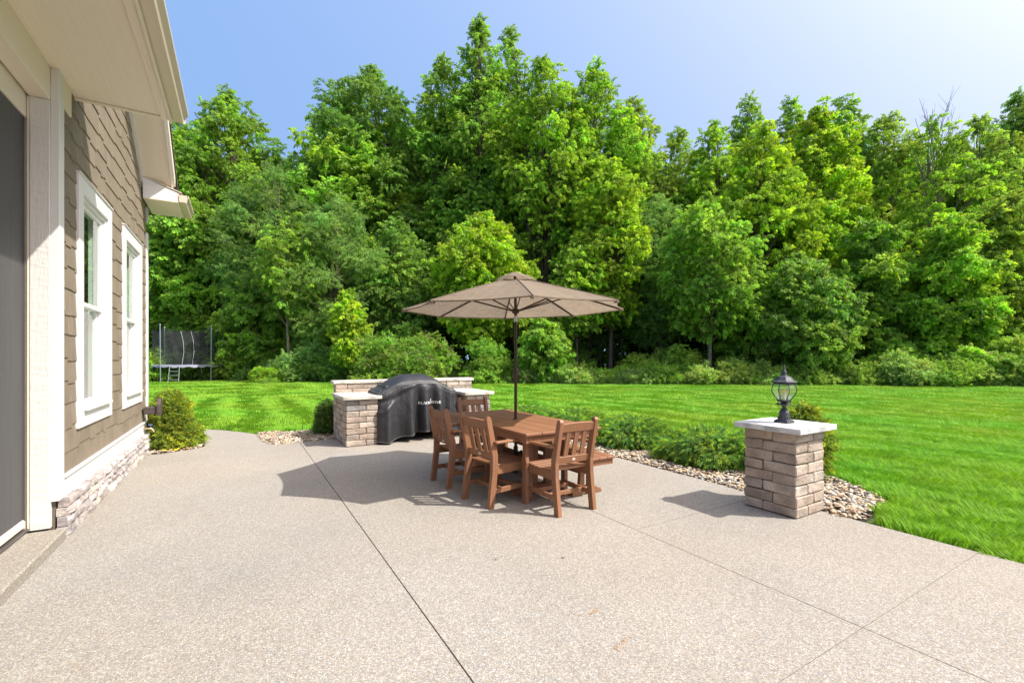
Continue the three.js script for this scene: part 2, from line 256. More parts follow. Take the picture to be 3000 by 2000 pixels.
{ // patio slabs between saw-cut joints
  const patio = new THREE.Group(); patio.name = 'patio'; patio.userData = { kind: 'structure' }; scene.add(patio);
  const xs = [-1.6, 0.92, 2.95, 4.86], zcol = [[4, -8.9], [4, -1.17, -8.9], [4, -1.17, -2.85, -8.9]], gaps = [0, 0.0045, 0.003, 0];
  part('joint_bed', box(-1.62, 4.84, -0.1, -0.022, -8.88, 3.98), M.joint, patio);
  const paint = (g) => { // long-lived stains and bleached patches of the concrete
    const p = g.attributes.position, c = new Float32Array(p.count * 3);
    for (let i = 0; i < p.count; i++) { const x = p.getX(i), z = p.getZ(i), n = fbm(x * 0.55 + 9, z * 0.55 + 4, 4, 1e9, 7), m = fbm(x * 1.7, z * 1.7, 3, 1e9, 17); const v = 1 + (n - 0.5) * 0.24 + (m - 0.5) * 0.14, w = (fbm(x * 0.35 + 20, z * 0.35, 3, 1e9, 27) - 0.5) * 0.16; c[i * 3] = v * (1 + w); c[i * 3 + 1] = v; c[i * 3 + 2] = v * (1 - w * 1.3); }
    g.setAttribute('color', new THREE.BufferAttribute(c, 3)); return g;
  };
  for (let i = 0; i < 3; i++) for (let j = 0; j + 1 < zcol[i].length; j++) {
    const zs = zcol[i], gp = 0.002, x0 = xs[i] + gaps[i], x1 = xs[i + 1] - gaps[i + 1], z0 = zs[j] - gp, z1 = zs[j + 1] + gp, w = x1 - x0, d = z0 - z1;
    const lift = i === 1 && j > 1 ? 0 : 0.0005 * ((i * 3 + j * 5) % 3);
    const g = new THREE.BoxGeometry(w, 0.06, d, Math.ceil(w / 0.12), 1, Math.ceil(d / 0.12)).translate((x0 + x1) / 2, -0.03 - lift, (z0 + z1) / 2);
    part('concrete_slab', paint(metreUV(g, 2.4, hash(i, j, 8) * 2.4, hash(j, i, 9) * 2.4)), M.patio, patio);
  }
  const sh2 = new THREE.Shape(PATH.map(([x, z]) => new THREE.Vector2(x, -z)));
  const pg = metreUV(new THREE.ExtrudeGeometry(sh2, { depth: 0.06, bevelEnabled: false }).rotateX(-PI / 2).translate(0, -0.068, 0), 2.4);
  const walk = new THREE.Mesh(paint(pg), M.patio); sh(walk); walk.name = 'garden_path'; walk.userData = { kind: 'structure' }; scene.add(walk);
  // rust-brown stain marks left on the slabs
  for (const [x, z, l, w, a] of [[1.72, -1.75, 0.16, 0.025, 0.3], [1.78, -2.05, 0.07, 0.02, 0.2], [4.1, -3.9, 0.2, 0.02, 0.2]]) {
    const r = rng(Math.round(x * 100)), gs = []; for (let k = 0; k < 26; k++) { const t = r(), u = (r() - 0.5) * 2; gs.push(new THREE.CircleGeometry(0.003 + r() * 0.004, 5).rotateX(-PI / 2).translate(x + Math.cos(a) * (t - 0.5) * l - Math.sin(a) * u * w / 2, 0.0015, z - Math.sin(a) * (t - 0.5) * l - Math.cos(a) * u * w / 2)); }
    part('rust_stain', merge(gs), std({ color: lin(0.42, 0.29, 0.17), roughness: 0.9 }), patio);
  }
}
// ---------------------------------------------------------------- river stones
const pebbles = [0, 1, 2, 3, 4].map((s) => {
  const g0 = new THREE.IcosahedronGeometry(0.5, 1), p = g0.attributes.position, r = rng(s + 5), f = [r() * 9, r() * 9, r() * 9];
  for (let i = 0; i < p.count; i++) { const x = p.getX(i), y = p.getY(i), z = p.getZ(i), k = 1 + 0.16 * Math.sin(x * 5 + f[0]) + 0.13 * Math.sin(y * 6 + f[1]) + 0.14 * Math.sin(z * 5 + f[2]); p.setXYZ(i, x * k, y * k * 0.62, z * k * (0.72 + 0.1 * s / 4)); }
  g0.computeVertexNormals(); return metreUV(g0, 1.3, s, s);
});
function rockBed(name, label, poly, seed, nBig, ok, cx, cz) {
  const bed = new THREE.Group(); bed.name = numbered(name); scene.add(bed); tag(bed, label, null, null, 'structure');
  part('bed_soil', slab(poly, -0.1, -0.03, 1), M.soil, bed);
  let x0 = 1e9, x1 = -1e9, z0 = 1e9, z1 = -1e9; for (const [x, z] of poly) { x0 = Math.min(x0, x); x1 = Math.max(x1, x); z0 = Math.min(z0, z); z1 = Math.max(z1, z); }
  const r = rng(seed), list = [];
  for (let k = 0, n = (x1 - x0) * (z1 - z0) * 1000; k < n; k++) {
    const x = mix(x0, x1, r()), z = mix(z0, z1, r()), s = 0.022 + 0.045 * r() * r() + 0.012 * r();
    if (!inPoly(poly, x, z) || edgeDist(poly, x, z) < s * 0.4 || (ok && !ok(x, z))) { r(); continue; }
    list.push({ x, z, s, y: -0.025 + 0.04 * r(), d: Math.hypot(x - cx, z - cz) / s });
  }
  list.sort((a, b) => a.d - b.d);
  const q = new THREE.Quaternion(), e = new THREE.Euler(), mk = (o) => new THREE.Matrix4().compose(V(o.x, o.y, o.z), q.setFromEuler(e.set((r() - 0.5) * 0.7, r() * 6.3, (r() - 0.5) * 0.7)), V(o.s * (0.9 + r() * 0.4), o.s * (0.8 + 0.3 * r()), o.s));
  for (const o of list.slice(0, nBig)) { const m = part('stone', pebbles[Math.floor(r() * 5)], pebbleMats[Math.floor(r() * 10)], bed); m.applyMatrix4(mk(o)); }
  const rest = list.slice(nBig), im = new THREE.InstancedMesh(pebbles[1], std({ map: mottle, roughness: 0.75 }), rest.length); im.name = 'small_stones'; im.userData = { kind: 'stuff' }; sh(im); bed.add(im);
  rest.forEach((o, i) => { im.setMatrixAt(i, mk(o)); const c = pebbleCols[Math.floor(r() * 10)]; im.setColorAt(i, lin(...c)); });
  return bed;
}
rockBed('river_stone_bed', 'tan river stone bed with low evergreens along the patio edge', BED_RIGHT, 11, 260, (x, z) => !(x > 4.4 && x < 4.92 && z < -2.26 && z > -2.78), 5.3, -2.2);
rockBed('river_stone_bed', 'small river stone bed between path and block barbecue wall', BED_LEFT, 12, 90, null, 0.7, -8.9);
rockBed('river_stone_bed', 'river stones round the bush at the house corner', BED_BUSH, 13, 60, (x) => x > -1.6, -0.6, -9.3);
console.log('ground');

// ---------------------------------------------------------------- block piers and the barbecue wall
let brickSeed = 1;
function course(parent, y, h, segs, r) { // segs: [x0,x1,z0,z1]
  for (const [x0, x1, z0, z1] of segs) {
    brickSeed++;
    const w = x1 - x0 - 0.006, d = z1 - z0 - 0.006, g = cbox(w, h - 0.006, d, 0.010, 0.009, brickSeed % 40, 0.9);
    const m = part('block', g, brickMats[r() < 0.065 ? 7 : Math.floor(r() * 7)], parent);
    m.position.set((x0 + x1) / 2 + (r() - 0.5) * 0.005, y + h / 2, (z0 + z1) / 2 + (r() - 0.5) * 0.005);
  }
}
// rings of blocks round a rectangular pier, joints staggered from course to course
function pier(parent, X0, X1, Z0, Z1, n, h, seed, t = 0.16) {
  const r = rng(seed);
  part('mortar_core', box(X0 + 0.02, X1 - 0.02, 0.005, n * h - 0.004, Z0 + 0.02, Z1 - 0.02, 0.001), M.mortar, parent);
  for (let k = 0; k < n; k++) {
    const y = k * h, f = k % 2 ? 0.38 : 0.62, mx = mix(X0, X1, k % 2 ? 0.4 : 0.62), ex = X1 - t, segs = [];
    const long = Z1 - Z0 > 0.75, cuts = long ? [0, k % 2 ? 0.22 : 0.36, k % 2 ? 0.6 : 0.72, 1] : [0, f, 1];
    // near face (towards +Z) and far face
    segs.push([X0, mx, Z1 - t, Z1], [mx, X1, Z1 - t, Z1], [X0, mx, Z0, Z0 + t], [mx, X1, Z0, Z0 + t]);
    const za = Z0 + t, zb = Z1 - t;
    for (let c = 0; c + 1 < cuts.length; c++) { const a = mix(za, zb, cuts[c]), b = mix(za, zb, cuts[c + 1]); if (b - a > 0.03) { segs.push([X0, X0 + t, a, b]); segs.push([ex, X1, a, b]); } }
    course(parent, y, h, segs, r);
  }
}
const CH = 0.0985;
{
  const p = thing('lamp_pier', 'square tan block pier with pale stone cap carrying a lantern', 'pier', [4.66, 0, -2.52]);
  const X0 = -0.265, X1 = 0.245, Z0 = -0.255, Z1 = 0.255, r = rng(5);
  part('mortar_core', box(X0 + 0.02, X1 - 0.02, 0.004, 8 * CH - 0.003, Z0 + 0.02, Z1 - 0.02, 0.001), M.mortar, p);
  for (let k = 0; k < 8; k++) {
    const a = k % 2, zm = mix(Z0, Z1, a ? 0.56 : 0.37), xm = mix(X0, X1, a ? 0.62 : 0.42), xn = mix(X0, X1, a ? 0.4 : 0.6);
    course(p, k * CH, CH, [[X0, xn, Z0, zm], [xn, X1, Z0, zm], [X0, xm, zm, Z1], [xm, X1, zm, Z1]], r);
  }
  const c = part('cap_stone', cbox(0.665, 0.052, 0.645, 0.004, 0, 3, 0.7), M.capGrey, p); c.position.set(0.005, 8 * CH + 0.027, 0);
}
{
  const w = thing('barbecue_wall', 'U shaped tan block wall round the covered griddle', 'wall', [0, 0, 0]);
  w.position.set(0, 0, 0);
  pier(w, 1.53, 2.06, -8.92, -8.18 + 0.22, 8, CH, 21);
  pier(w, 3.70, 4.20, -8.92, -7.86, 8, CH, 22);
  const r = rng(31);
  part('mortar_core', box(1.56, 4.30, 0.005, 10 * 0.101 - 0.004, -9.16, -8.945, 0.001), M.mortar, w);
  for (let k = 0; k < 10; k++) { const segs = []; let x = 1.53 - (k % 2) * 0.13; while (x < 4.32) { const L = 0.24 + 0.16 * r(), a = Math.max(x, 1.53), b = Math.min(x + L, 4.32); if (b - a > 0.05) segs.push([a, b, -9.18, -8.925]); x += L; } course(w, k * 0.101, 0.101, segs, r); }
  const caps = [['cap_stone', 1.475, 2.115, -8.985, -7.90, 8 * CH, 0.055], ['cap_stone', 3.64, 4.26, -8.985, -7.80, 8 * CH, 0.055]];
  for (const [n, x0, x1, z0, z1, y, h] of caps) { const m = part(n, cbox(x1 - x0, h, z1 - z0 - 0.002, 0.004, 0, 4, 0.7), M.cap, w); m.position.set((x0 + x1) / 2, y + h / 2 + 0.001, (z0 + z1) / 2); }
  for (const [x0, x1] of [[1.49, 2.62], [2.624, 3.72], [3.724, 4.36]]) { const m = part('cap_stone', cbox(x1 - x0, 0.055, 0.30, 0.004, 0, Math.round(x0 * 9), 0.7), M.cap, w); m.position.set((x0 + x1) / 2, 1.01 + 0.029, -9.06); }
  for (const x of [1.83, 3.96]) { const m = part('hardscape_light', cbox(0.17, 0.012, 0.03, 0.002), M.blackMetal, w); m.position.set(x, 8 * CH - 0.008, x < 3 ? -7.945 : -7.845); }
}
console.log('piers');
// ---------------------------------------------------------------- the house
{
  const H = thing('house', 'taupe shingled house with white trim and stone base', 'house');
  const WX = -1.30, z0 = -5.285, zc = -9.34;
  const wins = [[-6.96, -5.68, 0.83, 3.20], [-8.90, -7.60, 0.83, 3.20]];
  const rake = (z) => 4.88 + 0.70 * (z + 8.1);
  // wall sheathing with openings; dark, behind the shingles
  const wg = [], bx = (y0, y1, a, b) => wg.push(box(WX - 0.2, WX - 0.016, y0, y1, a, b, 0.001));
  bx(0.02, 0.95, zc, -5.2); bx(3.06, 4.0, zc, -5.2);
  let pz = -5.2; for (const [a, b] of wins) { bx(0.95, 3.06, b - 0.13, pz); pz = a + 0.13; } bx(0.95, 3.06, zc, pz);
  const gs = new THREE.Shape([[-5.2, 4.0], [zc, 4.0], [zc, rake(zc)], [-5.2, rake(-5.2)]].map(([z, y]) => new THREE.Vector2(z, y)));
  wg.push(metreUV(new THREE.ExtrudeGeometry(gs, { depth: 0.18, bevelEnabled: false }).rotateY(-PI / 2).translate(WX - 0.02, 0, 0)));
  part('wall', merge(wg.map((g) => metreUV(g))), M.wall, H);
  // rooms behind, so that no daylight leaks in
  part('room_shell', [box(-5, -1.52, -0.1, 0.0, -9.34, 4, 0.001), box(-5.1, -5, 0, 4, -9.34, 4, 0.001), box(-5, -1.52, 4.0, 4.1, -9.34, 4, 0.001), box(-5.1, -1.5, 0, 6, -9.52, -9.36, 0.001), box(-5, -1.52, 0, 4, -5.15, -5.0, 0.001), box(-5.1, -1.3, 0, 4.1, 4.0, 4.1, 0.001)], M.roomWall, H);
  // staggered shingles
  const r = rng(77), cells = [];
  for (let k = 0; k < 24; k++) {
    const y = 0.492 + k * 0.2; let z = -5.28 + 0.12 * r();
    while (z > -9.34) {
      const w = [0.10, 0.145, 0.19, 0.235][Math.floor(r() * 4)]; let a = Math.max(z - w, -9.335), b = Math.min(z, -5.288); z -= w;
      let yb = k === 0 ? y : y - [0, 0.028, 0.004, 0.034][Math.floor(r() * 4)], yt = y + 0.215;
      if (b - a < 0.025) continue;
      if (Math.max(yt, yb) > Math.min(rake(a), 3.75 + 0.5 * (-5.4 - b + 0.9)) + 0.02) { const lim = Math.min(rake(a) - 0.01, 9); if (yb > lim - 0.05 || yb > 3.75 + 0.5 * (-4.5 - b)) continue; yt = Math.min(yt, lim); }
      let drop = false;
      for (const [wa, wb, wy0, wy1] of wins) {
        const ia = wa + 0.08, ib = wb - 0.08, ya = wy0 + 0.08, yc = wy1 - 0.08;
        if (a < ib && b > ia && yb < yc && yt > ya) {
          if (a >= ia && b <= ib) { if (yt > yc) yb = yc; else if (yb < ya) yt = ya; else drop = true; if (yt - yb < 0.03) drop = true; }
          else if (yb > yc - 0.06) yb = Math.max(yb, yc);
          else if (yt < ya + 0.06) yt = Math.min(yt, ya);
          else if (b > ib) a = Math.max(a, ib); else b = Math.min(b, ia);
        }
      }
      if (drop || b - a < 0.02 || yt - yb < 0.03) continue;
      cells.push({ a, b, yb, yt, m: Math.floor(r() * 4), q: (b - a) * (yt - yb) / (b * b) ** 1.0 * (yb < 3.7 ? 1.3 : 1) });
    }
  }
  const mkS = (c) => cbox(0.016, c.yt - c.yb, c.b - c.a - 0.004, 0.0015, 0, 1 + Math.floor(c.yb * 90 + c.b * 31) % 50, 0.5).applyMatrix4(new THREE.Matrix4().makeRotationZ(0.045)).translate(WX + 0.0005, (c.yb + c.yt) / 2, (c.a + c.b) / 2);
  cells.sort((p, q) => q.q - p.q);
  for (const c of cells.slice(0, 295)) part('shingle', mkS(c), shingleMats[c.m], H);
  if (cells.length > 295) { const m = part('far_shingles', cells.slice(295).map(mkS), shingleMats[1], H); m.userData = { kind: 'stuff' }; }
  console.log('shingles', cells.length);
  // trim
  part('skirt_board', box(WX - 0.01, WX + 0.022, 0.30, 0.468, -9.36, -5.2855), M.white, H);
  part('drip_cap', box(WX - 0.01, WX + 0.04, 0.470, 0.492, -9.36, -5.285), M.white, H);
  part('corner_board', box(WX - 0.02, WX + 0.028, 0.494, rake(-9.34) - 0.5, -9.46, -9.338), M.white, H);
  part('corner_board', box(-1.33, WX + 0.024, 0.302, 3.868, -5.284, -5.165), M.white, H);
  const ap = part('soffit_trim', box(-1.33, WX + 0.020, 3.62, 3.868, -5.50, -5.2845), M.cream, H);
  part('post', box(-1.452, -1.331, 0.088, 3.598, -5.30, -5.155, 0.004), M.whiteRough, H);
  part('post_bead', box(-1.470, -1.4525, 0.088, 3.598, -5.29, -5.16, 0.004), M.cream, H);
  part('beam', box(-1.46, -1.331, 3.60, 3.868, -5.30, 4.0, 0.004), M.soffit, H);
  part('screen_housing', box(-1.60, -1.4725, 3.42, 3.70, -5.25, 3.9), M.cream, H);
  part('porch_jamb', box(-1.62, -1.4712, 0.088, 3.42, -5.29, -5.172, 0.003), M.cream, H);
  part('screen_track', box(-1.498, -1.478, 0.13, 3.42, -5.1712, -5.150, 0.003), M.track, H);
  part('porch_screen', metreUV(new THREE.BoxGeometry(0.006, 3.24, 9.0).translate(-1.49, 1.80, -0.66), 1), M.screen, H);
  part('screen_bar', box(-1.512, -1.470, 0.125, 0.19, -5.148, 3.9, 0.012), M.cream, H);
  part('threshold', box(-1.54, -1.455, 0.088, 0.112, -5.16, 3.9, 0.004), M.track, H);
  part('stoop', metreUV(box(-1.9, -1.222, -0.05, 0.088, -5.12, 3.9, 0.012), 2.4), M.stoop, H);
  // porch eave
  part('porch_soffit', metreUV(box(-1.66, -0.60, 3.870, 3.89, -5.675, 4.0, 0.002), 1.6), M.soffit, H);
  part('soffit_batten', box(-0.665, -0.602, 3.850, 3.8695, -5.675, 4.0), M.soffit, H);
  part('soffit_batten', box(-1.30, -0.666, 3.852, 3.8695, -5.675, -5.635), M.soffit, H);
  part('fascia', box(-0.598, -0.575, 3.83, 4.08, -5.69, 4.0), M.cream, H);
  const gut = (z0g, z1g, X, y) => { const s = new THREE.Shape([[0, 0], [0.085, 0], [0.088, 0.012], [0.094, 0.04], [0.118, 0.075], [0.126, 0.085], [0.126, 0.118], [0.118, 0.12], [0.116, 0.09], [0.09, 0.055], [0.08, 0.012], [0.006, 0.008], [0.004, 0.12], [0, 0.12]].map(([a, b]) => new THREE.Vector2(a, b))); return new THREE.ExtrudeGeometry(s, { depth: z0g - z1g, bevelEnabled: false }).translate(X, y, z1g); };
  part('gutter', [gut(4.0, -5.72, -0.574, 3.87), box(-0.573, -0.47, 3.872, 3.98, -5.724, -5.7205, 0.0005)], M.gutter, H);
  // porch roof slab rising away from the gutter
  { const s = new THREE.Shape([[-0.47, 4.0], [-0.47, 4.03], [-3.4, 5.5], [-5.2, 5.5], [-5.2, 4.12], [-0.62, 4.03]].map(([a, b]) => new THREE.Vector2(a, b))); part('porch_roof', metreUV(new THREE.ExtrudeGeometry(s, { depth: 9.68, bevelEnabled: false }).translate(0, 0, -5.68)), M.roof, H);
    const e = new THREE.Shape([[-0.60, 3.89], [-0.60, 4.03], [-1.24, 4.34], [-1.27, 3.89]].map(([a, b]) => new THREE.Vector2(a, b))); part('eave_end', metreUV(new THREE.ExtrudeGeometry(e, { depth: 0.02, bevelEnabled: false }).translate(0, 0, -5.675)), M.cream, H); }
  // gable rake: sloping soffit, fascia boards and roof edge
  { const rk = (n, mat, x0, x1, d0, d1, za = -5.0, zb = -9.02) => { const s = new THREE.Shape([[za, rake(za) + d0], [zb, rake(zb) + d0], [zb, rake(zb) + d1], [za, rake(za) + d1]].map(([z, y]) => new THREE.Vector2(z, y))); part(n, metreUV(new THREE.ExtrudeGeometry(s, { depth: x1 - x0, bevelEnabled: false }).rotateY(-PI / 2).translate(x1, 0, 0)), mat, H); };
    rk('rake_soffit', M.soffit, WX + 0.03, -0.925, -0.03, -0.01); rk('rake_frieze', M.white, WX - 0.01, WX + 0.028, -0.10, 0.0);
    rk('rake_fascia', M.white, -0.923, -0.90, -0.06, 0.10); rk('rake_fascia', M.cream, -0.898, -0.875, -0.02, 0.13); rk('gable_roof', M.roof, -5.1, -0.86, 0.132, 0.20, -4.95, -9.3); }
  // boxed eave return at the foot of the rake
  { const x1 = -0.842;
    const s = new THREE.Shape([[WX + 0.03, 3.962], [x1, 3.962], [x1, 4.10], [WX + 0.03, 4.27]].map(([a, b]) => new THREE.Vector2(a, b)));
    part('return_face', metreUV(new THREE.ExtrudeGeometry(s, { depth: 0.025, bevelEnabled: false }).translate(0, 0, -8.955)), M.white, H);
    part('return_soffit', box(WX + 0.03, x1, 3.944, 3.960, -9.85, -8.93), M.soffit, H);
    part('return_fascia', box(x1 + 0.001, x1 + 0.022, 3.94, 4.10, -9.86, -8.932), M.cream, H);
    part('return_gutter', [gut(-8.92, -9.9, x1 + 0.024, 3.955), box(x1 + 0.025, x1 + 0.13, 3.957, 4.07, -8.9195, -8.916, 0.0005)], M.gutter, H);
    const t = new THREE.Shape([[WX, 4.275], [x1 + 0.06, 4.098], [x1 + 0.06, 4.112], [WX, 4.295]].map(([a, b]) => new THREE.Vector2(a, b)));
    part('return_roof', metreUV(new THREE.ExtrudeGeometry(t, { depth: 0.98, bevelEnabled: false }).translate(0, 0, -9.9)), M.gutter, H);
    part('frieze_board', box(-1.36, WX + 0.024, 3.70, 3.943, -9.47, -9.462), M.white, H); }
  // windows: casing boards, jambs, two sashes, panes, blinds
  wins.forEach(([a, b, y0, y1], wi) => {
    const w = new THREE.Group(); w.name = 'window'; H.add(w);
    const X1 = WX + 0.03, cw = 0.155;
    part('casing', box(WX - 0.015, X1, y0, y1, b - cw, b), M.white, w); part('casing', box(WX - 0.015, X1, y0, y1, a, a + cw), M.white, w);
    part('casing', box(WX - 0.015, X1 - 0.0015, y1 - cw, y1, a + cw + 0.0005, b - cw - 0.0005), M.white, w); part('casing', box(WX - 0.015, X1 - 0.0015, y0, y0 + cw, a + cw + 0.0005, b - cw - 0.0005), M.white, w);
    part('drip_edge', box(WX, X1 + 0.012, y1 + 0.001, y1 + 0.014, a - 0.01, b + 0.01, 0.002), M.white, w);
    const A = a + cw, B = b - cw, Y0 = y0 + cw, Y1 = y1 - cw, D = WX - 0.14;
    part('sill', box(D, X1 + 0.035, Y0 - 0.004, Y0 + 0.028, A + 0.001, B - 0.001, 0.004), M.vinyl, w);
    part('jamb', [box(D, WX + 0.006, Y0 + 0.03, Y1, B - 0.03, B - 0.001), box(D, WX + 0.006, Y0 + 0.03, Y1, A + 0.001, A + 0.03), box(D, WX + 0.006, Y1 - 0.03, Y1 - 0.001, A + 0.031, B - 0.031), box(D, WX - 0.012, Y0 + 0.03, Y1 - 0.03, B - 0.045, B - 0.031), box(D, WX - 0.012, Y0 + 0.03, Y1 - 0.03, A + 0.031, A + 0.045)], M.vinyl, w);
    const mid = mix(Y0, Y1, 0.5), sash = (ya, yb, x) => {
      const f = 0.045, s = part('sash', [box(x - 0.035, x, ya, yb, A + 0.047, A + 0.047 + f), box(x - 0.035, x, ya, yb, B - 0.047 - f, B - 0.047), box(x - 0.035, x, ya, ya + f, A + 0.048 + f, B - 0.048 - f), box(x - 0.035, x, yb - f, yb, A + 0.048 + f, B - 0.048 - f)], M.vinyl, w);
      return part('pane', new THREE.PlaneGeometry(B - A - 0.19, yb - ya - 2 * f + 0.01).rotateY(PI / 2).translate(x - 0.018, (ya + yb) / 2, (A + B) / 2), M.glass, w);
    };
    sash(mid - 0.02, Y1 - 0.032, WX - 0.02); sash(Y0 + 0.03, mid + 0.025, WX - 0.062);
    const sl = []; for (let y = Y0 + 0.06; y < Y1 - 0.04; y += 0.045) sl.push(bar(V(D - 0.05, y, A + 0.04), V(D - 0.05, y, B - 0.04), 0.046, 0.003, 0.0008, V(0.5, 1, 0)));
    const m = part('blind_slats', merge(sl), M.blind, w);
  });
  // stone veneer
  { const base = new THREE.Group(); base.name = 'stone_base'; H.add(base); const r2 = rng(9);
    part('mortar_bed', box(-1.42, -1.268, -0.03, 0.298, -9.42, -5.31, 0.002), std({ color: lin(0.42, 0.38, 0.35), roughness: 0.95 }), base);
    let y = -0.02; const rows = [0.095, 0.08, 0.075, 0.07];
    rows.forEach((h, k) => { let z = -5.19 - (k % 2) * 0.04 - 0.03 * r2(); if (k < 2) z += 0.05; while (z > -9.36) { const L = 0.15 + 0.27 * r2(), b = Math.max(z - L, -9.44); if (z - b > 0.04) {
      const hh = h * (0.9 + 0.25 * r2()), g0 = new THREE.BoxGeometry(0.09, hh, z - b - 0.006, 2, 3, 5), p = g0.attributes.position, s = r2() * 99;
      for (let i = 0; i < p.count; i++) { const px = p.getX(i) / 0.045, py = p.getY(i) / (hh / 2), pz2 = p.getZ(i) / ((z - b) / 2), cr = Math.max(Math.abs(py), Math.abs(pz2)); const n = (vnoise(py * 1.5 + s, pz2 * 2.5 + s) - 0.5) * 0.034; if (px > -0.5) p.setX(i, p.getX(i) + n - 0.022 * smooth(0.55, 1.0, cr) * (px > 0.5 ? 1 : 0.3)); p.setY(i, p.getY(i) * (1 - 0.12 * (Math.abs(pz2) > 0.9 ? 1 : 0) + (vnoise(pz2 * 2 + s, 3) - 0.5) * 0.2)); }
      const gg = metreUV(g0, 0.8, s, s * 0.7); gg.computeVertexNormals(); const m = part('stone', gg, stoneMats[Math.floor(r2() * 7)], base); m.position.set(-1.262 + (r2() - 0.5) * 0.016, y + h / 2, (z + b) / 2); } z = b; } y += h; }); }
}
{ // hose bracket and tap at the house corner
  const b = thing('hose_bracket', 'dark brown hose bracket on the wall corner above the tap', 'hose bracket', [-1.27, 0.67, -9.05]);
  part('arm', cbox(0.17, 0.115, 0.14, 0.008).translate(0.085, 0, 0), M.brownPlastic, b);
  part('rib', [cbox(0.172, 0.01, 0.146, 0.002).translate(0.085, 0.03, 0), cbox(0.172, 0.01, 0.146, 0.002).translate(0.085, -0.03, 0)], M.brownPlastic, b);
  { const s = new THREE.Shape([[-0.09, -0.11], [0.09, -0.11], [0.10, -0.06], [0.10, 0.06], [0.07, 0.13], [0.03, 0.155], [-0.03, 0.155], [-0.07, 0.13], [-0.10, 0.06], [-0.10, -0.06]].map(([a, c]) => new THREE.Vector2(a, c))); part('guard_plate', metreUV(new THREE.ExtrudeGeometry(s, { depth: 0.035, bevelSize: 0.006, bevelThickness: 0.006, bevelSegments: 2 }).rotateY(PI / 2).translate(0.172, 0.03, 0)), M.brownPlastic, b); }
  const t = thing('garden_tap', 'brass garden tap with blue handle below the hose bracket', 'tap', [-1.276, 0.385, -9.06]);
  part('spout', limb([V(0, 0, 0), V(0.06, 0, 0), V(0.10, -0.01, 0), V(0.125, -0.06, 0)], [0.016, 0.017, 0.016, 0.014], 10), M.brass, t);
  part('flange', cyl(0.028, 0.028, -0.004, 0.004, 0, 0, 16).rotateZ(PI / 2).translate(0.006, 0, 0), M.brass, t);
  part('handle', [lathe([[0.001, 0.05], [0.03, 0.05], [0.034, 0.057], [0.03, 0.064], [0.001, 0.064]], 12).translate(0.085, 0, 0), cyl(0.008, 0.008, 0, 0.055, 0.085, 0, 8)], M.blue, t);
}
console.log('house');
